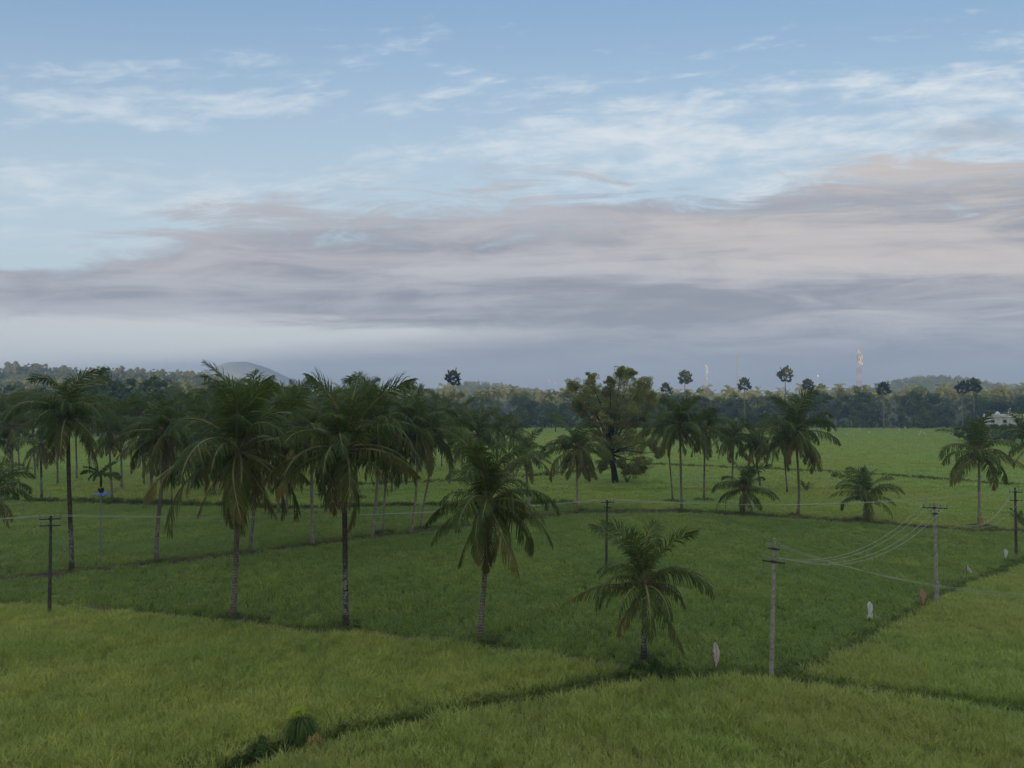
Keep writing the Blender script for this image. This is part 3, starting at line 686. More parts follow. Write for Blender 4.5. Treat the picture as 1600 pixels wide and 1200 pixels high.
for k, (bx, by, cx, cy, tp) in enumerate([(140, 742, 140, 642, 592), (205, 744, 206, 648, 604), (283, 737, 284, 640, 590), (320, 746, 317, 655, 604), (346, 750, 352, 634, 566), (470, 742, 466, 640, 588),
                                          (522, 738, 524, 642, 592), (572, 742, 577, 628, 572), (668, 735, 668, 655, 604), (690, 732, 692, 645, 594), (30, 738, 28, 645, 602), (-40, 740, -38, 650, 606), (395, 740, 398, 640, 578), (420, 735, 425, 640, 590), (615, 740, 620, 648, 604),
                                          (20, 772, 20, 668, 615), (90, 760, 88, 655, 602), (120, 752, 118, 660, 608), (190, 766, 188, 660, 607), (225, 760, 222, 650, 598), (300, 766, 300, 660, 600), (335, 775, 330, 668, 605), (412, 770, 412, 660, 588), (440, 758, 440, 650, 590),
                                          (505, 775, 505, 665, 598), (548, 765, 548, 655, 592), (558, 780, 556, 668, 602), (612, 770, 615, 662, 605), (636, 760, 632, 655, 608), (702, 760, 705, 665, 612), (722, 745, 722, 655, 612), (776, 750, 778, 672, 630), (802, 755, 803, 676, 638), (-6, 752, -4, 660, 610), (55, 748, 52, 655, 606)]):
    coconut(bx, by, cx, cy, tp, 'coconut palm in the crowded far rows behind the tall left palms', n=20, group='palms crowded behind the near row', dry=2, seed=k, lk=.88)

pf = np.array([(x + rng.normal(0, .55), y + rng.normal(0, .45), .05) for x, y in FEET if y < 110 for _ in range(26)])
scatter('palm_foot_weeds', pf, S_weedd, 'rough weeds round the feet of the palms', nvar=5, smin=.6, smax=1.25)

# areca palm, thin and pale
def areca(bx, by, cx, cy, top, label, r=.07, nf=12):
    X, Y = G(bx, by); c = Pt(cx, cy, Y); root = empty('areca_palm', (X, Y, 0)); tag(root, label, 'palm')
    tp = Vector((c.x - X, 0, c.z)); rd = random.Random(int(bx) + 5)
    trunk_obj(root, tp - Vector((0, 0, .9)), 0, r, r * .8, M['areca'], flare=1.3)
    mb = MB(); mb.tube([(tp.x, 0, tp.z - 1.05), (tp.x, 0, tp.z - .7), (tp.x, 0, tp.z - .2), (tp.x, 0, tp.z + .1)], [r * 1.0, r * 1.6, r * 1.2, r * .5], 8); mb.build('crown_shaft', M['bush'], root, True)
    mb = MB()
    for i in range(10):
        a = rd.uniform(0, 6.28); mb.blob((tp.x + .16 * math.cos(a), .16 * math.sin(a), tp.z - 1.0 - rd.uniform(0, .45)), (.09, .09, .13), i, 6, 4)
    mb.build('nut_bunch', M['bark_tree'], root)['kind'] = 'stuff'
    L = (cy - top) * Y / FPX * 1.5
    for i in range(nf):
        put(AF[i % 4], root, tp, (rd.uniform(-.1, .1), rd.uniform(-.1, .35), i * 2.4), L * rd.uniform(.85, 1.1))
    return root
AF = [frond_mesh((1, 2, 1, 5)[i], 900 + i, nl=26, wid=.042) for i in range(4)]
for a_ in AF: a_.materials[0] = M['bush']
areca(156, 885, 158, 742, 720, 'slender areca palm with a pale stem in front of the blue tarpaulin')
areca(13, 776, 13, 752, 738, 'tiny thin areca palm beside the low palm at the left border', r=.06, nf=7)

# young palm sprouts
SP = [frond_mesh(5, 950 + i, nl=22, wid=.03) for i in range(3)]
def sprout(bx, by, h, label, n=7):
    X, Y = G(bx, by); root = empty('palm_sprout', (X, Y, 0)); tag(root, label, 'palm'); rd = random.Random(int(bx))
    mb = MB(); mb.tube([(0, 0, -.05), (0, 0, h * .12), (0, 0, h * .22)], [.06 * h, .05 * h, .03 * h], 7); mb.build('stem', M['bark_mid'], root)
    for i in range(n): put(SP[i % 3], root, (0, 0, h * .1), (rd.uniform(-.2, .2), rd.uniform(-.2, .4), i * 2.4), h * rd.uniform(.75, 1.05))
sprout(1259, 769, 1.9, 'small palm sprout between the tall curved palm and the short lone palm')
sprout(979, 757, 1.9, 'small sprout standing beside the trunk of the broad tree', 5)
sprout(1598, 824, 2.2, 'palm sprout beside the dark pole at the right border')

# ------------------------------------------------------------------ broadleaf trees
def leaf_cloud(mb, c, r, n, size, rd, flat=.75):
    c = np.asarray(c); d = rd.normal(0, 1, (n, 3)); d /= np.linalg.norm(d, axis=1)[:, None]
    q = rd.uniform(.35, 1.0, n) ** .5
    pos = c + d * (q * r)[:, None] * [1, 1, flat]
    nr = d + rd.normal(0, .55, (n, 3)) + [0, 0, .35]; nr /= np.linalg.norm(nr, axis=1)[:, None]
    a = np.cross(nr, rd.normal(0, 1, (n, 3))); a /= np.linalg.norm(a, axis=1)[:, None]; b = np.cross(nr, a)
    s = size * rd.uniform(.6, 1.35, n)[:, None]
    vs = np.stack([pos - a * s, pos - b * s * .45 + nr * s * .12, pos + a * s, pos + b * s * .45 + nr * s * .12], 1).reshape(-1, 3)
    base = len(mb.v); mb.v.extend(map(tuple, vs.tolist()))
    mb.f.extend([(base + 4 * i, base + 4 * i + 1, base + 4 * i + 2, base + 4 * i + 3) for i in range(n)]); mb.mi.extend([0] * n)

def tree_meshes(seed, h, cl, fork, r0, size, per, leafm, lean=0.0, sub=5):
    """cl: list of (x, y, z, r) foliage clumps around the trunk; returns trunk and crown meshes"""
    rd = np.random.default_rng(seed); tr = MB(); cr = MB()
    f = Vector((lean, 0, fork))
    tr.tube([(0, 0, -.2), (lean * .3, 0, fork * .4), f, f + Vector((0.1, 0, fork * .25))], [r0 * 1.35, r0, r0 * .8, r0 * .4], 8)
    for (x, y, z, r) in cl:
        e = Vector((x, y, z)); d = e - f; m1 = f + Vector((d.x * .3, d.y * .3, d.z * .5)) + Vector(rd.normal(0, .3, 3)); m2 = f + Vector((d.x * .7, d.y * .7, d.z * .8)) + Vector(rd.normal(0, .25, 3))
        tr.tube([f, m1, m2, e], [r0 * .30, r0 * .20, r0 * .11, r0 * .04], 5, cap=False)
        leaf_cloud(cr, (x, y, z), r * .62, int(per * .45), size, rd, .75 if sub <= 5 else 1.0)
        for k in range(sub):
            d = rd.normal(0, 1, 3); d /= np.linalg.norm(d); d *= rd.uniform(.75, 1.45) if sub > 5 else 1; d[2] *= .7 if sub <= 5 else 1.0
            leaf_cloud(cr, np.array([x, y, z]) + d * r * .68, r * rd.uniform(.24, .46), int(per * .55 / sub), size, rd)
    return tr.mesh('trunk', M['bark_tree'], True), cr.mesh('crown', M[leafm])

# the broad tree
X, Y = G(962, 757); sc_ = Y / FPX
rd = np.random.default_rng(5)
cl = []
for px, py, r in [(893, 603, 11), (905, 612, 14), (922, 600, 12), (915, 628, 15), (935, 617, 15), (948, 612, 10), (950, 632, 15), (928, 640, 11), (968, 622, 15), (975, 592, 15), (985, 583, 10), (990, 605, 17), (1003, 598, 12), (1008, 612, 13), (998, 628, 14),
                  (980, 640, 14), (962, 646, 12), (1012, 632, 11), (1015, 622, 9), (1006, 650, 9), (952, 596, 8), (925, 590, 7), (970, 580, 8),
                  (985, 680, 17), (998, 700, 15), (975, 700, 15), (962, 690, 11), (1000, 722, 13), (990, 733, 9), (945, 690, 14), (930, 680, 12), (925, 662, 9), (950, 715, 12), (940, 728, 9), (968, 722, 9), (1018, 692, 10), (1026, 705, 8), (905, 688, 9), (1004, 735, 7), (975, 735, 6), (915, 705, 9), (880, 690, 8), (940, 655, 10), (955, 668, 10), (970, 662, 11), (992, 660, 12), (910, 645, 9), (935, 704, 9), (1010, 672, 10), (900, 630, 9)]:
    q = Pt(px, py, Y); cl.append((q.x - X, rd.normal(0, 2.2), q.z, r * sc_ * 1.35))
tm, cm = tree_meshes(3, 19, cl, 5.2, .5, .125, 1900, 'leaf_big', lean=-.8, sub=11)
bt = empty('broad_tree', (X, Y, 0)); tag(bt, 'large spreading broadleaf tree with olive brown foliage and a dark trunk', 'tree')
put(tm, bt, (0, 0, 0)); put(cm, bt, (0, 0, 0))

def generic(seed, h, w, fork, leafm, nclump=12, size=.42, per=170, dome=True):
    rd = np.random.default_rng(seed); cl = []
    for i in range(nclump):
        a = rd.uniform(0, 6.28); q = math.sqrt(rd.uniform(0, 1)) * .72; z = fork + (h - fork) * (rd.uniform(.15, .85) if dome else rd.uniform(.6, .9)) * (1 - .35 * q)
        cl.append((math.cos(a) * q * w / 2, math.sin(a) * q * w / 2, z, w * rd.uniform(.14, .22)))
    cl.append((0, 0, h - w * .15, w * .18))
    return tree_meshes(seed, h, cl, fork, .3, size, per, leafm)
TREES = [generic(61, 15, 12, 3.5, 'leaf_far'), generic(62, 17, 10, 4.5, 'leaf_far'), generic(63, 14, 14, 3, 'leaf_lush', 14), generic(64, 18, 12, 5, 'leaf_tawny'), generic(65, 16, 11, 4, 'leaf_lush'), generic(66, 15, 13, 3.5, 'leaf_far', 15)]
TH = [15, 17, 14, 18, 16, 15]
SHRUB = [generic(71 + i, 6, 8, .8, ('bush', 'leaf_far', 'leaf_lush')[i], 10, .32, 190) for i in range(3)]
FLAT = generic(80, 9, 15, 3.5, 'bush', 16, .35, 240, dome=False)

# far coconut palms: crown in one piece
def far_palm(seed, h=16):
    rd = random.Random(seed); tr = MB(); tx = rd.uniform(-1.2, 1.2)
    tr.tube([(0, 0, -.2), (tx * .2, 0, h * .3), (tx * .6, 0, h * .65), (tx, 0, h)], [.22, .17, .15, .13], 6)
    cr = MB()
    for i in range(22):
        me = FFAR[i % len(FFAR)]; az = i * 2.4 + rd.uniform(-.3, .3); s = rd.uniform(4.0, 5.2)
        Mx = Matrix.Translation((tx, 0, h)) @ Matrix.Rotation(az, 4, 'Z') @ Matrix.Rotation(rd.uniform(-.15, .15), 4, 'Y') @ Matrix.Scale(s, 4)
        b = len(cr.v); cr.v.extend([tuple(Mx @ v.co) for v in me.vertices]); 
        for pl in me.polygons: cr.f.append(tuple(k + b for k in pl.vertices)); cr.mi.append(0)
    return tr.mesh('trunk', M['bark_mid'], True), cr.mesh('crown', M['frond_far'])
FFAR = [frond_mesh(c, 700 + c * 3 + k, nl=13, wid=.045) for c in (0, 1, 2, 3, 2, 1) for k in (0, 1)]
FPALM = [far_palm(90 + i) for i in range(4)]

def place_tree(name, pair, loc, s, label, group, rz=None, cat='tree'):
    r = empty(name, loc, rnd.uniform(0, 6.28) if rz is None else rz); tag(r, label, cat, group)
    for me in pair: put(me, r, (0, 0, 0), (0, 0, 0), s)
    return r

# two dark trees that rise over the left palms, the low flat tree
def tree_at(px, top, Y, pair, h0, label, name='broadleaf_tree', group=None):
    q = Pt(px, top, Y); place_tree(name, pair, (q.x, Y, 0), q.z / h0, label, group)
tree_at(163, 568, 235, TREES[0], 15, 'dark rounded tree rising above the canopy right of the very tall palm')
tree_at(240, 582, 240, TREES[5], 15, 'second dark rounded tree on the skyline, above the curved palm')
q = Pt(868, 636, 345); place_tree('broadleaf_tree', FLAT, (q.x, 345, 0), .85, 'low flat crowned dark green tree before the woods, left of the broad tree', None)
q = Pt(1035, 650, 300); place_tree('broadleaf_tree', SHRUB[2], (q.x, 300, 0), 1.3, 'rounded green shrub on the far field right of the broad tree', None)

for i in range(40):
    px = -70 + 700 * (i + rnd.uniform(-.4, .4)) / 40; Y = 318 + rnd.uniform(-22, 22); k = rnd.choice([0, 1, 2, 5])
    q = Pt(px, np.interp(px, [-70, 250, 640], [596, 598, 616]) + rnd.uniform(-7, 12), Y)
    place_tree('broadleaf_tree', TREES[k], (q.x, Y, 0), q.z / TH[k], 'dark broadleaf tree in the belt behind the crowded palms', 'tree belt behind the left palms')
# wood edge, tree by tree
def toptarget(px):
    xs = [-300, 0, 120, 260, 400, 600, 700, 880, 1040, 1200, 1290, 1340, 1450, 1560, 1900]
    ys = [592, 590, 590, 588, 597, 602, 601, 603, 602, 605, 599, 602, 600, 596, 596]
    return float(np.interp(px, xs, ys))
for row, (Yb, n, lowf) in enumerate([(408, 84, .50), (420, 84, .74), (440, 80, .97)]):
    for i in range(n):
        px = -110 + 1830 * (i + rnd.uniform(-.4, .4)) / n; Y = Yb + rnd.uniform(-7, 7)
        if row == 0 and 1500 < px: Y -= 60
        Y += 6 * math.sin(px * .021) + 4 * math.sin(px * .057)
        tt = toptarget(px); z = Pt(px, tt, Y).z * lowf * rnd.uniform(.82, 1.06); x = (px - 800) / FPX * Y
        if row == 0 or (row == 1 and rnd.random() < .6):
            place_tree('shrub', SHRUB[rnd.randint(0, 2)], (x + rnd.uniform(-2, 2), Y - 4 - row * 9 + rnd.uniform(-4, 3), 0), rnd.uniform(.7, 1.6), 'dark shrub along the foot of the far wood', 'shrubs along the wood edge', cat='shrub')
        palm = rnd.random() < (.55 if 600 < px < 900 else .30)
        if palm:
            place_tree('coconut_palm', FPALM[rnd.randint(0, 3)], (x, Y, 0), z / 19.5, 'small hazy coconut palm in the far wood edge', 'palms in the wood edge', cat='palm')
        else:
            k = rnd.choice([0, 1, 2, 4, 5, 5] if row < 2 else [0, 1, 2, 3, 4, 5])
            place_tree('broadleaf_tree', TREES[k], (x, Y, 0), z / TH[k], 'dark hazy broadleaf tree in the far wood edge', 'trees in the wood edge')
# shrubs before the white building
for i in range(13):
    Y = 258 + rnd.uniform(-5, 5); px = 1512 + i * 14
    place_tree('shrub', SHRUB[i % 3], ((px - 800) / FPX * Y, Y, 0), rnd.uniform(1.08, 1.3), 'dark shrub screening the white flat roofed building', 'shrubs before the white building', cat='shrub')

# the wood behind, as a mass
n = 1500
py_ = rng.uniform(462, 1150, n) ; pxx = rng.uniform(-160, 1760, n)
pts = np.stack([(pxx - 800) / FPX * py_, py_, np.zeros(n)], 1)
S_wood = source('woodland', [t[1] for t in TREES] + [t[1] for t in FPALM])
hh = np.array([Pt(a, toptarget(a) + 2, min(b, 620)).z for a, b in zip(pxx, py_)])
wsc = np.clip(hh / 16.5 * rng.uniform(.72, 1.0, n), .8, 1.85); pts[:, 2] -= 1.5 * wsc
scatter('far_woodland', pts, S_wood, 'mass of trees and palms filling the land beyond the wood edge', nvar=10, tilt=.03, scl=wsc)

# ------------------------------------------------------------------ hills
def hill(name, x0, x1, y0, y1, fn, label, mat='hill_wood', nx=60, ny=24):
    mb = MB(); vs = []
    for j in range(ny + 1):
        for i in range(nx + 1):
            x = x0 + (x1 - x0) * i / nx; y = y0 + (y1 - y0) * j / ny
            vs.append((x, y, fn(x, y, i / nx, j / ny)))
    mb.add(vs, [(j * (nx + 1) + i, j * (nx + 1) + i + 1, (j + 1) * (nx + 1) + i + 1, (j + 1) * (nx + 1) + i) for j in range(ny) for i in range(nx)])
    o = mb.build(name, M[mat], smooth=True); tag(o, label, kind='structure'); return o
def wob(x, y, f, seed):
    r = random.Random(seed); v = 0
    for k in range(7):
        a = r.uniform(0, 6.28); q = f * (1.5 ** k) * .5; v += math.sin((x * math.cos(a) + y * math.sin(a)) * q + r.uniform(0, 6)) / (1.45 ** k)
    return v / 2.2
def ridge(pts, Yc, depth, seed, rough=.06):
    """pts: skyline (pixel column, pixel row) surveyed at distance Yc"""
    xs = [(p_[0] - 800) / FPX * Yc for p_ in pts]; hs = [Pt(p_[0], p_[1], Yc).z for p_ in pts]
    def fn(x, y, u, v):
        h = float(np.interp(x, xs, hs, left=-2, right=-2)); k = math.sin(math.pi * min(max(v, 0), 1)) ** .8
        return max(h, 0) * k * (1 + rough * wob(x, y, .02, seed)) - .5
    return xs[0], xs[-1], Yc - depth, Yc + depth, fn
forest = []
def ridge_hill(pts, Yc, depth, seed, label, trees=0, rough=.05, tmin=6, tmax=11, mat='hill_wood'):
    x0, x1, y0, y1, fn = ridge(pts, Yc, depth, seed, rough)
    o = hill('hill', x0, x1, y0, y1, fn, label, mat)
    for k in range(trees):
        u, v = rng.uniform(0, 1), rng.uniform(.05, .62)
        x, y = x0 + u * (x1 - x0), y0 + v * (y1 - y0); z = fn(x, y, u, v)
        if z > 3: forest.append((x, y, z - .5, rng.uniform(tmin, tmax) / 15))
ridge_hill([(-200, 590), (-60, 584), (20, 584), (90, 588), (150, 592), (210, 590), (280, 594), (340, 600), (420, 612), (480, 628)], 760, 130, 1, 'wooded rise behind the left palms', 900, tmin=9, tmax=15)
ridge_hill([(640, 628), (690, 606), (730, 600), (760, 601), (800, 608), (850, 616), (900, 628)], 1250, 160, 2, 'low hazy wooded hill behind the centre of the wood', 420)
ridge_hill([(1285, 628), (1340, 610), (1390, 601), (1425, 594), (1470, 592), (1510, 599), (1560, 612), (1620, 628)], 1150, 160, 3, 'sunlit wooded hill at the right of the skyline', 620)
ridge_hill([(1380, 628), (1440, 604), (1500, 601), (1560, 602), (1620, 604), (1720, 606), (1800, 628)], 1500, 180, 4, 'hazy wooded ridge behind the sunlit hill', 300)
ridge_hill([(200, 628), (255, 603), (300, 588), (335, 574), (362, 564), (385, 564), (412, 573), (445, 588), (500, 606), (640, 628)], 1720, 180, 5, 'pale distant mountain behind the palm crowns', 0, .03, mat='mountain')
fp = np.array(forest); fp[:, 2] -= 4.2 * fp[:, 3]; scatter('hill_forest', fp[:, :3], source('hill_trees', [t[1] for t in TREES]), 'trees covering the far hills', nvar=6, tilt=.03, scl=fp[:, 3])
# unseen hill added behind the viewer to keep the low sun off the fields
def back(x, y, u, v):
    return (math.sin(math.pi * v) ** .7) * (96 + 4 * wob(x, y, .012, 9) + 3.5 * wob(x, y, .09, 12)) * min(1, 4 * u, 4 * (1 - u)) - .5
hill('hill', -1500, 1500, -640, -260, back, 'long hill added unseen behind the viewer to shade the fields', nx=420, ny=40)

# ------------------------------------------------------------------ palmyra palms on the skyline
def fan_crown(seed, r=3.0):
    rd = random.Random(seed); mb = MB()
    for i in range(30):
        a = i * 2.39996 + rd.uniform(-.5, .5); e = math.asin(max(-1, min(1, 1 - 1.7 * (i + .5) / 30 + rd.uniform(-.15, .15)))); d = Vector((math.cos(a) * math.cos(e), math.sin(a) * math.cos(e), math.sin(e)))
        q = d * r * rd.uniform(.38, .80); mb.tube([(0, 0, 0), q * .5, q], [.05, .03, .02], 3, cap=False)
        s = d.cross(Vector((0, 0, 1)));
        if s.length < .1: s = Vector((1, 0, 0))
        s.normalize(); up = s.cross(d); ro = rd.uniform(-.8, .8); s, up = s * math.cos(ro) + up * math.sin(ro), up * math.cos(ro) - s * math.sin(ro)
        fr = r * rd.uniform(.40, .56); n = 11; vs = [q]
        for k in range(n):
            th = -2.0 + 4.0 * k / (n - 1); rr_ = fr * (1.0 if k % 2 else .72); vs.append(q + d * rr_ * math.cos(th) + s * rr_ * math.sin(th) + up * (.12 * fr * (1 if k % 2 else -1)))
        mb.add(vs, [(0, k + 1, k + 2) for k in range(n - 1)])
    return mb.mesh('crown', M['fan'])
FANS = [fan_crown(i) for i in range(3)]
def palmyra(px, cy, rpx, Y, label, k=0):
    c = Pt(px, cy, Y); root = empty('palmyra_palm', (c.x, Y, 0)); tag(root, label, 'palm', 'fan palms standing above the wood')
    mb = MB(); mb.tube([(0, 0, -.2), (0.1, 0, c.z * .3), (0, 0, c.z * .7), (0, 0, c.z)], [.42, .3, .27, .25], 8); mb.build('trunk', M['bark_pale'], root, True)
    put(FANS[k % 3], root, (0, 0, c.z), (0, 0, k * 1.3), rpx * 1.32 * Y / FPX / 3.0 * np.array([1, 1, 1.2]))
palmyra(708, 592, 9.5, 330, 'palmyra palm rising behind the two slender curved palms')
palmyra(1070, 592, 8.5, 390, 'palmyra palm above the shaggy palm, beside the lit antenna mast', 1)
palmyra(1163, 601, 8, 395, 'palmyra palm with a long pale trunk below the grey mast', 2)
palmyra(1227, 587, 9, 390, 'tallest palmyra palm, directly above the tall curved coconut palm')
palmyra(1262, 603, 7, 400, 'smaller palmyra palm just right of the tallest one', 1)
palmyra(1380, 608, 8, 385, 'palmyra palm with a long thin trunk right of the big lattice tower', 2)
palmyra(1503, 607, 7.5, 380, 'left one of a close pair of palmyra palms before the hazy ridge')
palmyra(1521, 605, 9, 372, 'right and larger one of a close pair of palmyra palms before the hazy ridge', 1)
palmyra(1040, 606, 6, 400, 'small palmyra palm beside the top of the broad tree', 2)

# ------------------------------------------------------------------ masts and towers
def lattice(root, h, w0, w1, bays, th, mats, name='lattice'):
    for b in range(bays):
        mb = MB(); za, zb = h * b / bays, h * (b + 1) / bays; wa, wb = w0 + (w1 - w0) * b / bays, w0 + (w1 - w0) * (b + 1) / bays
        ca = [(-wa / 2, -wa / 2), (wa / 2, -wa / 2), (wa / 2, wa / 2), (-wa / 2, wa / 2)]; cb = [(-wb / 2, -wb / 2), (wb / 2, -wb / 2), (wb / 2, wb / 2), (-wb / 2, wb / 2)]
        for k in range(4):
            j = (k + 1) % 4; A, B, C, D = (*ca[k], za), (*cb[k], zb), (*ca[j], za), (*cb[j], zb)
            mb.tube([A, B], th, 4); mb.tube([A, D], th * .6, 4); mb.tube([C, B], th * .6, 4); mb.tube([B, D], th * .6, 4)
        mb.build('lattice_bay', mats[b % len(mats)], root)
def tower(px, top, Y, label, w0, w1, bays, th, mats, panels, spike=0):
    t = Pt(px, top, Y); root = empty('antenna_tower', (t.x, Y, 0)); tag(root, label, 'tower')
    h = t.z - spike; lattice(root, h, w0, w1, bays, th, mats)
    if spike:
        mb = MB(); mb.tube([(0, 0, h), (0, 0, h + spike)], [th * 1.2, th * .6], 5); mb.build('spike', mats[0], root)
    for (dx, zf, ph, pw) in panels:
        mb = MB(); mb.box((dx, -w1 * .5 - .25, h * zf), (pw, .25, ph)); mb.tube([(dx, -w1 * .5 - .1, h * zf), (dx * .3, 0, h * zf)], .06, 4)
        mb.build('antenna_panel', M['panel'], root)
    return root
tower(1342, 539, 620, 'big lattice telecom tower with white antenna panels', 4.8, 1.9, 11, .085, [M['steel_white'], M['steel_red']], [(-.9, .955, 2.6, .5), (.2, .93, 2.2, .4), (-.6, .88, 2.6, .45), (.5, .86, 2.6, .5), (1.9, .875, 3.0, .55), (0.2, .80, 2.4, .6), (1.9, .785, 1.8, .9), (-.8, .82, 2.4, .4), (.9, .83, 2.6, .4)], 3)
tower(1104, 570, 900, 'slim lit mast with clustered antenna panels beside a palmyra palm', 1.8, 1.3, 12, .10, [M['steel_white']], [(-1.0, .98, 3.0, .7), (1.0, .94, 3.0, .7), (-1.0, .90, 2.4, .7), (1.1, .87, 2.8, .7), (0, .84, 2.0, .8), (.3, .72, 1.6, .9), (-.5, .78, 1.4, .5)])
rt = tower(1152, 548, 1150, 'tall grey mast with a platform halfway up', 3.2, 1.4, 14, .24, [M['steel_grey']], [], 6)
mb = MB(); hz = Pt(1152, 582, 1150).z; mb.box((0, 0, hz), (7.5, 3, .7)); mb.build('platform', M['steel_grey'], rt)
def mast(px, top, Y, label, r=.25, drum=0):
    t = Pt(px, top, Y); root = empty('antenna_mast', (t.x, Y, 0)); tag(root, label, 'mast')
    mb = MB(); mb.tube([(0, 0, 0), (0, 0, t.z * .5), (0, 0, t.z)], [r * 1.5, r, r * .7], 6); mb.build('pole', M['steel_white'], root)
    mb = MB(); mb.tube([(0, 0, t.z - 2 * drum - 1), (0, 0, t.z - drum), (0, 0, t.z + drum * .3)], [drum * .7, drum, drum * .6], 10); mb.build('head', M['tank'], root)
mast(1278, 586, 1000, 'thin pale mast with a white drum at its top', .2, .7)
mast(858, 594, 980, 'short white mast over the wood left of the broad tree', .25, .35)
mast(868, 598, 980, 'lower white mast beside the short white one', .25, .3)

# ------------------------------------------------------------------ buildings
bY = 300; q0 = Pt(1540, 648, bY); bx0 = q0.x; zt = q0.z
BRZ = -.52
bd = empty('flat_roofed_building', (bx0 + 17 * math.cos(BRZ), bY + 17 * math.sin(BRZ), 0), BRZ); tag(bd, 'white flat roofed building with water tanks above dark shrubs at the right', 'building')
mb = MB(); mb.box((0, 6, (zt - 1) / 2), (34, 12, zt - 1)); mb.build('wall', M['plaster'], bd)
mb = MB(); mb.box((0, 6, zt - .85), (35.4, 13.4, .3)); mb.build('roof', M['plaster'], bd)
mb = MB()
for c_, d_ in (((0, -.25, zt - .25), (34.6, .2, .9)), ((0, 12.3, zt - .25), (34.6, .2, .9)), ((-17.2, 6, zt - .25), (.2, 12.3, .9)), ((17.2, 6, zt - .25), (.2, 12.3, .9))): mb.box(c_, d_)
mb.build('parapet', M['plaster'], bd)
mb = MB(); mb.box((6.8, 5, zt + .55), (7.5, 5, 2.4)); mb.build('stair_room', M['plaster'], bd)
for i in range(8):
    mb = MB(); mb.box((-14.6 + i * 4.1, -.06, zt - 2.6), (1.5, .16, 1.4)); w_ = mb.build('window', M['plaster'], bd)
    mb = MB(); mb.box((-14.6 + i * 4.1, -.16, zt - 2.6), (1.2, .06, 1.15)); mb.build('pane', M['glass_dark'], w_)
def roof_at(dx, dy): return bx0 + dx * math.cos(BRZ) - dy * math.sin(BRZ), bY + dx * math.sin(BRZ) + dy * math.cos(BRZ)
def tank(x, y, z, r, h, label):
    o = MB(); o.tube([(0, 0, 0), (0, 0, h * .72), (0, 0, h * .9), (0, 0, h)], [r, r, r * .6, r * .25], 14)
    t = o.build('water_tank', M['tank'], smooth=True, loc=(x, y, z)); tag(t, label, 'tank')
    o = MB(); o.tube([(0, 0, h), (0, 0, h + .12)], r * .3, 10); o.build('lid', M['tank'], t)
tank(*roof_at(4.2, 3), zt - .69, .85, 1.9, 'white water tank low on the roof near the building corner')
tank(*roof_at(8.6, 4), zt + .9, .75, 1.7, 'highest white water tank on a stand on the flat roof')
tank(*roof_at(9.9, 2), zt - .69, .8, 1.7, 'white water tank right of the tank stand')
mb = MB(); mb.box((0, 0, .775), (1.6, 1.6, 1.55)); st = mb.build('tank_stand', M['plaster'], loc=(*roof_at(8.6, 4), zt - .69)); tag(st, 'square masonry stand under the highest water tank', 'stand')

q = Pt(936, 652, 392); hs = empty('tiled_house', (q.x, 392, 0)); tag(hs, 'white house with a red tiled roof glimpsed behind the broad tree', 'house')
mb = MB(); mb.box((0, 4, 2.6), (8, 8, 5.2)); mb.build('wall', M['plaster'], hs)
mb = MB(); z0 = 5.2; mb.add([(-4.8, -1, z0), (4.8, -1, z0), (4.8, 9, z0), (-4.8, 9, z0), (-1.5, 4, z0 + 2.8), (1.5, 4, z0 + 2.8)], [(0, 1, 5, 4), (1, 2, 5), (2, 3, 4, 5), (3, 0, 4), (3, 2, 1, 0)]); mb.build('roof', M['roof_red'], hs)
for i in range(3):
    mb = MB(); mb.box((-2.5 + 2.5 * i, -.05, 3.4), (1.1, .14, 1.4)); mb.build('window', M['glass_dark'], hs)

# ------------------------------------------------------------------ tarpaulins
X, Y = G(157, 779)
mb = MB(); nx, ny = 12, 6; r_ = random.Random(3)
vs = [(-.95 + 1.9 * i / nx, -1.1 + 2.2 * j / ny, .42 + .33 * math.sin(math.pi * i / nx) * (1 - .45 * i / nx) + .2 * j / ny + r_.uniform(-.05, .05)) for j in range(ny + 1) for i in range(nx + 1)]
mb.add(vs, [(j * (nx + 1) + i, j * (nx + 1) + i + 1, (j + 1) * (nx + 1) + i + 1, (j + 1) * (nx + 1) + i) for j in range(ny) for i in range(nx)])
tp_ = mb.build('tarpaulin', M['tarp'], smooth=True, loc=(X, Y, 0.05)); tp_.modifiers.new('thickness', 'SOLIDIFY').thickness = .02; tag(tp_, 'bright blue tarpaulin lying on the bund behind the areca palm', 'tarpaulin')
X, Y = G(1418, 669)
mb = MB(); vs = [(-9 + 18 * i / 14, -2 + 4 * j / 4, .3 + 2.3 * math.sin(math.pi * i / 14) ** .7) for j in range(5) for i in range(15)]
mb.add(vs, [(j * 15 + i, j * 15 + i + 1, (j + 1) * 15 + i + 1, (j + 1) * 15 + i) for j in range(4) for i in range(14)])
tp_ = mb.build('tarpaulin', M['tarp_dark'], smooth=True, loc=(X, Y, 0)); tp_.modifiers.new('thickness', 'SOLIDIFY').thickness = .1; tag(tp_, 'dark blue tarpaulin heap at the foot of the far wood', 'tarpaulin')

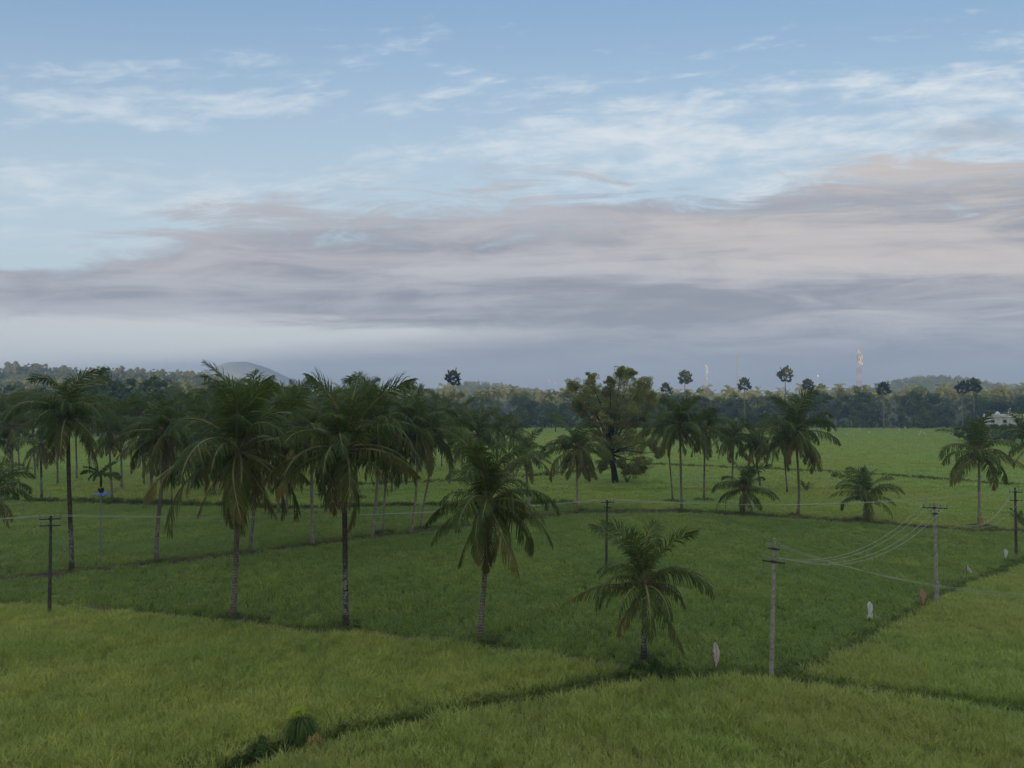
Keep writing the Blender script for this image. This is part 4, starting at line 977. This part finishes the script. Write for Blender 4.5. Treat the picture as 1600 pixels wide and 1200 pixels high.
# ------------------------------------------------------------------ power poles and wires
def pole(x, y, h, label, mat, lean=(0, 0), rz=0.0, arms=((.93, .55, 0), (.84, 1.08, 1)), r=.15):
    root = empty('power_pole', (x, y, 0), rz); tag(root, label, 'pole', 'power poles across the fields'); root.rotation_euler = (lean[1], lean[0], rz)
    mb = MB(); mb.tube([(0, 0, -.6), (0, 0, 0), (0, 0, h * .5), (0, 0, h)], [r * .85, r * .82, r * .68, r * .52], 8); mb.build('shaft', M[mat], root)
    pts = []
    for zf, w, dark in arms:
        z = h * zf; mb = MB(); mb.box((0, -.12, z), (w, .06, .07)); mb.box((0, -.09, z), (.26, .04, .12)); ar = mb.build('crossarm', M['iron'], root)
        for s in (-1, -.45, .45, 1) if w > 1 else (-1, 1):
            mb = MB(); xx = s * w * .46; mb.tube([(xx, -.14, z + .05), (xx, -.14, z + .12), (xx, -.14, z + .15), (xx, -.14, z + .22), (xx, -.14, z + .27)], [.02, .02, .05, .035, .045], 7); mb.build('insulator', M['porcelain'], ar)
            pts.append((xx, -.14, z + .25))
    bpy.context.view_layer.update()
    return root, [root.matrix_world @ Vector(q_) for q_ in pts]
p1x, p1y = G(1205, 1064); p2x, p2y = G(1464, 950); p3x, p3y = G(1588, 872); p4x, p4y = G(947, 898); p5x, p5y = G(77, 965)
az12 = math.atan2(p2y - p1y, p2x - p1x) - math.pi / 2
def htop(x, y, top): return Pt(800 + FPX * x / y, top, y).z
P1, w1 = pole(p1x, p1y, htop(p1x, p1y, 841), 'pale concrete power pole nearest the viewer with two crossarms', 'concrete', (.032, 0), -.5)
P2, w2 = pole(p2x, p2y, htop(p2x, p2y, 786), 'grey concrete power pole between the white cloth and the red cloth', 'concrete', (-.008, 0), -.35, ((.955, 1.5, 1), (.90, .5, 0)), .17)
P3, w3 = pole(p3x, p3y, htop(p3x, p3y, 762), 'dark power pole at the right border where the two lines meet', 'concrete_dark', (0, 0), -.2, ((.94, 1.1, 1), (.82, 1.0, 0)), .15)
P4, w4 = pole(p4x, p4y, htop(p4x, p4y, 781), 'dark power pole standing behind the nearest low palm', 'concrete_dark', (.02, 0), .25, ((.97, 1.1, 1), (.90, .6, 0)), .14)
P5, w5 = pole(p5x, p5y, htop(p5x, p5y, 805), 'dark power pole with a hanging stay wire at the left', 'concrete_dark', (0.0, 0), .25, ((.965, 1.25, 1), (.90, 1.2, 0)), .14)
h5 = htop(p5x, p5y, 805)
mb = MB(); mb.tube([(.25, -.14, h5 * .88), (.42, -.1, h5 * .80), (.82, 0, h5 * .665)], .012, 4); sw = mb.build('stay_wire', M['wire'], P5)
mb = MB(); mb.blob((.84, 0, h5 * .65), (.06, .06, .09), 3, 8, 6); mb.build('stay_insulator', M['porcelain'], sw)
def wire(a, b, sag, label, group, r=.011, n=26):
    a, b = Vector(a), Vector(b); P = [a.lerp(b, i / n) - Vector((0, 0, 4 * sag * (i / n) * (1 - i / n))) for i in range(n + 1)]
    mb = MB(); mb.tube(P, r, 5); o = mb.build('overhead_wire', M['wire']); tag(o, label, 'wire', group)
p6 = (p5x - 38, p5y - 11); p7 = (34.0, 31.0)
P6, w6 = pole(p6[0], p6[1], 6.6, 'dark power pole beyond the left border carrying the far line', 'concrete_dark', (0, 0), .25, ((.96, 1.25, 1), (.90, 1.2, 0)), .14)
P7, w7 = pole(p7[0], p7[1], 6.8, 'pale power pole beyond the right border carrying the branch line', 'concrete', (0, 0), -1.6, ((.93, .55, 0), (.84, 1.08, 1)), .15)
for k, i in enumerate((0, 1, 2, 3)):
    if k in (1, 2):
        wire(w1[2 + i], w2[i], 1.45 + .06 * k, 'sagging wire between the nearest pole and the grey pole', 'sagging wires of the near span', .011)
        continue
    wire(w5[i], w6[i], .45, 'thin pale wire leaving the left pole toward the left border', 'wires left of the left pole', .014)
    wire(w5[i], w4[i], .62, 'thin pale wire running from the left pole past the palms', 'wires of the long span behind the tall palms', .014)
    wire(w4[i], w3[i], .85, 'thin pale wire crossing behind the short palms to the right border', 'wires of the far span on the right', .015)
    wire(w1[2 + i], w2[i], 1.45 + .06 * k, 'sagging wire between the nearest pole and the grey pole', 'sagging wires of the near span', .011)
for k, (a, b) in enumerate(((0, 4), (1, 5), (2, 1))):
    wire(w2[a], w3[b], 2.0 + .12 * k, 'deep hanging wire between the grey pole and the border pole', 'hanging wires right of the grey pole', .011)
for k, (a, b) in enumerate(((0, 0), (1, 1))):
    wire(w1[a], w7[b], 1.7 + .06 * k, 'thin branch wire leaving the nearest pole toward the right border', 'branch wires to the right border', .009)

# ------------------------------------------------------------------ cloths on sticks
def cloth(px, py_top, py_bot, wpx, label, mat, seed, shape='hang', foot=None, stain=None):
    zc = .35; X, Y = G(px, (foot or py_bot + 10)); rd = random.Random(seed)
    zt_, zb_ = Pt(px, py_top, Y).z, max(Pt(px, py_bot, Y).z, .3); w = wpx * Y / FPX
    root = empty('scare_cloth', (X, Y, 0)); tag(root, label, 'cloth', 'cloths on sticks in the rice')
    mb = MB(); mb.tube([(0.02, .03, -.3), (0, .02, zt_ * .5), (0.01, .03, zt_ + .03)], .017, 5); mb.build('stick', M['stick'], root)
    nx, ny = 10, 16; vs = []
    for j in range(ny + 1):
        t = j / ny; z = zt_ + (zb_ - zt_) * t
        if shape == 'leaf': ww = w * (.06 + .94 * math.sin(math.pi * min(1, t ** .8 * .97 + .02)) ** 1.1) * rd.uniform(.82, 1.12); off = .30 * w * math.sin(t * 3) + rd.uniform(-.05, .05) * w
        elif shape == 'flag': ww = w * (.05 + .95 * t) ; off = w * .5 * t
        else: ww = w * (.25 + .55 * min(1, t * 5) + .12 * math.sin(t * 8)) * rd.uniform(.88, 1.1); off = rd.uniform(-.06, .06) * w + .12 * w * math.sin(t * 4)
        for i in range(nx + 1):
            s = i / nx - .5
            vs.append((s * ww + off - (0 if shape != 'flag' else ww * .0), -.02 + .11 * math.sin(s * 13 + t * 3 + seed) * (0.3 + t) * min(1, w * 2), z + .06 * math.sin(s * 9 + seed) * t))
    mb = MB(); mb.add(vs, [(j * (nx + 1) + i, j * (nx + 1) + i + 1, (j + 1) * (nx + 1) + i + 1, (j + 1) * (nx + 1) + i) for j in range(ny) for i in range(nx)])
    mats = [M[mat]] + ([M[stain]] if stain else []); o = mb.build('cloth', mats, root, True); o.modifiers.new('thickness', 'SOLIDIFY').thickness = .008
    if stain:
        for pl in o.data.polygons:
            j, i = divmod(pl.index, nx)
            if j > ny * .68 and i < nx * .5: pl.material_index = 1
cloth(1117, 1003, 1042, 10, 'pale pink cloth hanging upright between the lowest palm and the nearest pole', 'cloth_pink', 1, 'leaf', 1052)
cloth(1359, 940, 966, 9, 'white shirt like cloth on a stick left of the grey pole', 'cloth_white', 2, 'hang', 980)
cloth(1440, 919, 943, 8, 'faded red cloth standing just left of the grey pole', 'cloth_red', 3, 'leaf', 952)
cloth(1511, 882, 895, 8, 'small white pennant with a red corner right of the grey pole', 'cloth_white', 4, 'flag', 904, 'cloth_red')
cloth(1570, 857, 872, 6, 'small white cloth beside the dark pole at the right border', 'cloth_white', 5, 'leaf', 882)
cloth(1534, 809, 826, 5, 'orange cloth at the foot of the spreading palm', 'cloth_orange', 6, 'leaf', 830)
for k, (px, py) in enumerate([(1272, 677), (1300, 674), (1302, 681), (1323, 679), (1343, 671), (1358, 676), (1405, 672), (1414, 669), (1438, 675), (1443, 677), (1446, 679), (1469, 671), (1484, 672), (1490, 676), (1490, 672), (1436, 680)]):
    cloth(px, py - 2.6, py + 1.6, 1.9, 'tiny white cloth on a stick in the far rice before the wood', 'cloth_white', 20 + k, 'hang', py + 3)
# the far ones are all alike
for o in [o for o in bpy.data.objects if o.get('label', '').startswith('tiny white cloth')]: o['group'] = 'white cloths in the far rice'

# ------------------------------------------------------------------ bushes and sticks in the ditch
def bush(px, py, hpx, wpx, label, mat='bush', n=900, size=.05, name='bush', seed=1):
    X, Y = G(px, py); k = Y / FPX; h, w = hpx * k, wpx * k; rd = np.random.default_rng(seed); st = MB(); cr = MB()
    for i in range(9):
        a = rd.uniform(0, 6.28); q = rd.uniform(.1, .4) * w; z = rd.uniform(.25, .85) * h
        st.tube([(0, 0, -.05), (math.cos(a) * q * .4, math.sin(a) * q * .4, z * .6), (math.cos(a) * q, math.sin(a) * q, z)], [.03, .02, .008], 4)
        leaf_cloud(cr, (math.cos(a) * q, math.sin(a) * q, z), min(h, w) * rd.uniform(.18, .3), n // 9, size, rd, 1.0)
    root = empty(name, (X, Y, 0)); tag(root, label, 'bush')
    st.build('stem', M['bark_tree'], root); cr.build('foliage', M[mat], root)
    return root
bush(1026, 1062, 36, 24, 'dark leafy bush at the foot of the nearest low palm', n=1500, seed=2)
bush(1050, 1062, 18, 22, 'low dark bush right of the bush by the low palm', n=700, seed=9)
bush(402, 1186, 30, 40, 'dark rounded bush in the ditch left of the drooping grass mound', n=2000, seed=3)
bush(440, 1180, 17, 34, 'low dark bush between the drooping mound and the rounded bush', n=1300, seed=4)
bush(362, 1202, 17, 36, 'small dark bush lowest in the ditch near the bottom edge', n=1300, seed=5)
# mound of drooping leaves with a yellow tuft
X, Y = G(472, 1166); k = Y / FPX; hm = 46 * k
root = empty('grass_mound', (X, Y, 0)); tag(root, 'drooping dark green mound with a bright yellow tuft in the ditch', 'shrub')
rd = np.random.default_rng(8); mb = MB()
def strand(mb, p0, d, L, w, g_, n=6):
    q = Vector(p0); v = Vector(d).normalized(); P = [q.copy()]
    for i in range(n):
        v = (v + Vector((0, 0, -g_ / n))).normalized(); q = q + v * L / n; P.append(q.copy())
    vs = []
    for i, p_ in enumerate(P):
        s = v.cross(Vector((0, 0, 1))); s = s.normalized() if s.length > .05 else Vector((1, 0, 0))
        ww = w * (1 - i / n) ** .6; vs += [p_ - s * ww, p_ + s * ww]
    mb.add(vs, [(2 * i, 2 * i + 1, 2 * i + 3, 2 * i + 2) for i in range(n)])
for i in range(620):
    a = rd.uniform(0, 6.28); q = rd.uniform(0, .28)
    strand(mb, (q * math.cos(a), q * math.sin(a), hm * rd.uniform(.45, .98)), (math.cos(a) * .9 + .25, math.sin(a) * .9, .75), rd.uniform(.45, .95), .016, 2.9)
leaf_cloud(mb, (-.1, 0, hm * .35), hm * .42, 1200, .05, rd, 1.1)
mb.build('foliage', M['bush'], root)
mb = MB()
for i in range(170):
    a = rd.uniform(0, 6.28); strand(mb, (-.22 + rd.normal(0, .07), rd.normal(0, .1), hm * rd.uniform(1.02, 1.18)), (math.cos(a) * .8 - .1, math.sin(a) * .8 - .1, 1.0), rd.uniform(.28, .5), .014, 1.6)
mb.build('tuft', M['tuft_yellow'], root)
mb = MB()
for i in range(120):
    a = rd.uniform(0, 6.28); strand(mb, (.62 + rd.normal(0, .12), -.55 + rd.normal(0, .1), hm * rd.uniform(.30, .55)), (math.cos(a) * .7 + .3, math.sin(a) * .7 - .3, .6), rd.uniform(.2, .4), .014, 2.0)
mb.build('dry_straw', M['straw'], root)
mb = MB(); mb.tube([(0, 0, -.05), (0, 0, hm * .5), (-.05, 0, hm * .85)], [.09, .06, .03], 6); mb.build('stem', M['bark_tree'], root)
def stick(px, py, dx, dy, label):
    X, Y = G(px, py); k = Y / FPX
    mb = MB(); mb.tube([(0, 0, -.2), (-dx * .5 * k, 0, dy * .52 * k), (-dx * k, .05, dy * k)], [.016, .013, .008], 5); o = mb.build('stick', M['stick'], loc=(X, Y, 0)); tag(o, label, 'stick')
stick(524, 1142, 14, 30, 'thin dark stick leaning beside the drooping mound')
stick(823, 1092, 20, 32, 'thin dark stick leaning in the ditch below the pale trunked palm')
stick(942, 1072, 13, 34, 'thin dark stick leaning in the ditch left of the lowest palm')
stick(692, 1114, 13, 34, 'thin dark stick leaning in the yellowing rice edge')
# earth mound at the foot of the bent palm and of the dark palm
def mound(px, py, w, d, h, label, seed):
    X, Y = G(px, py); mb = MB(); mb.blob((0, 0, 0), (w, d, h), seed, 20, 8, rough=.06); o = mb.build('mound', M['earth'], smooth=True, loc=(X, Y, 0)); tag(o, label, kind='structure')
    n_ = int(w * d * 26); a = rng.uniform(0, 6.28, n_); q = np.sqrt(rng.uniform(0, 1, n_)); z = h * np.sqrt(np.clip(1 - q * q, 0, 1)) * .95
    return np.stack([X + np.cos(a) * q * w, Y + np.sin(a) * q * d, z], 1)
mp_ = np.concatenate([mound(367, 976, 2.2, 1.3, .42, 'low earth mound under the bent lichened palm', 1), mound(542, 992, 1.7, 1.0, .3, 'low earth mound under the dark straight palm', 2), mound(750, 1010, 1.2, .8, .2, 'low earth mound under the pale trunked palm', 3)])
scatter('mound_grass', mp_, S_weedd, 'dark grass on the mounds at the feet of the palms', nvar=5, smin=.3, smax=.7)

# ------------------------------------------------------------------ birds
def bird(px, py, Y, span, label, seed):
    c = Pt(px, py, Y); mb = MB(); root = empty('bird', c, seed); tag(root, label, 'bird', 'white birds flying before the wood')
    L = span * .5
    mb.tube([(-L * .62, 0, 0), (-L * .4, 0, .01), (0, 0, 0), (L * .35, 0, .02), (L * .55, 0, .06), (L * .75, 0, .05)], [L * .03, L * .09, L * .13, L * .08, L * .045, L * .01], 7)
    for s in (-1, 1):
        mb.add([(L * .22, 0, .03), (-L * .2, 0, .03), (-L * .28, s * L * .5, L * .28), (L * .12, s * L * .5, L * .28), (-L * .2, s * L, L * .18)], [(0, 1, 2, 3), (3, 2, 4)])
    mb.build('body', M['feather'], root)
bird(1195, 643, 370, 1.7, 'upper one of two small white birds flying before the far wood', 2.6)
bird(1204, 647, 372, 1.5, 'lower one of two small white birds flying before the far wood', 2.2)

# ------------------------------------------------------------------ haze
mb = MB(); mb.box((0, 765, 61.5), (3500, 2970, 125))
hz_ = mb.build('haze', None); hz_.data.materials.clear()
m, t, N = new_mat('morning_haze')
pv = t.nodes.new('ShaderNodeVolumePrincipled'); pv.inputs['Density'].default_value = .00042; pv.inputs['Color'].default_value = (.38, .53, .80, 1); pv.inputs['Anisotropy'].default_value = .0
o_ = t.nodes.new('ShaderNodeOutputMaterial'); t.links.new(pv.outputs[0], o_.inputs['Volume'])
hz_.data.materials.append(m); tag(hz_, 'thin bluish morning haze over the whole plain', kind='stuff')
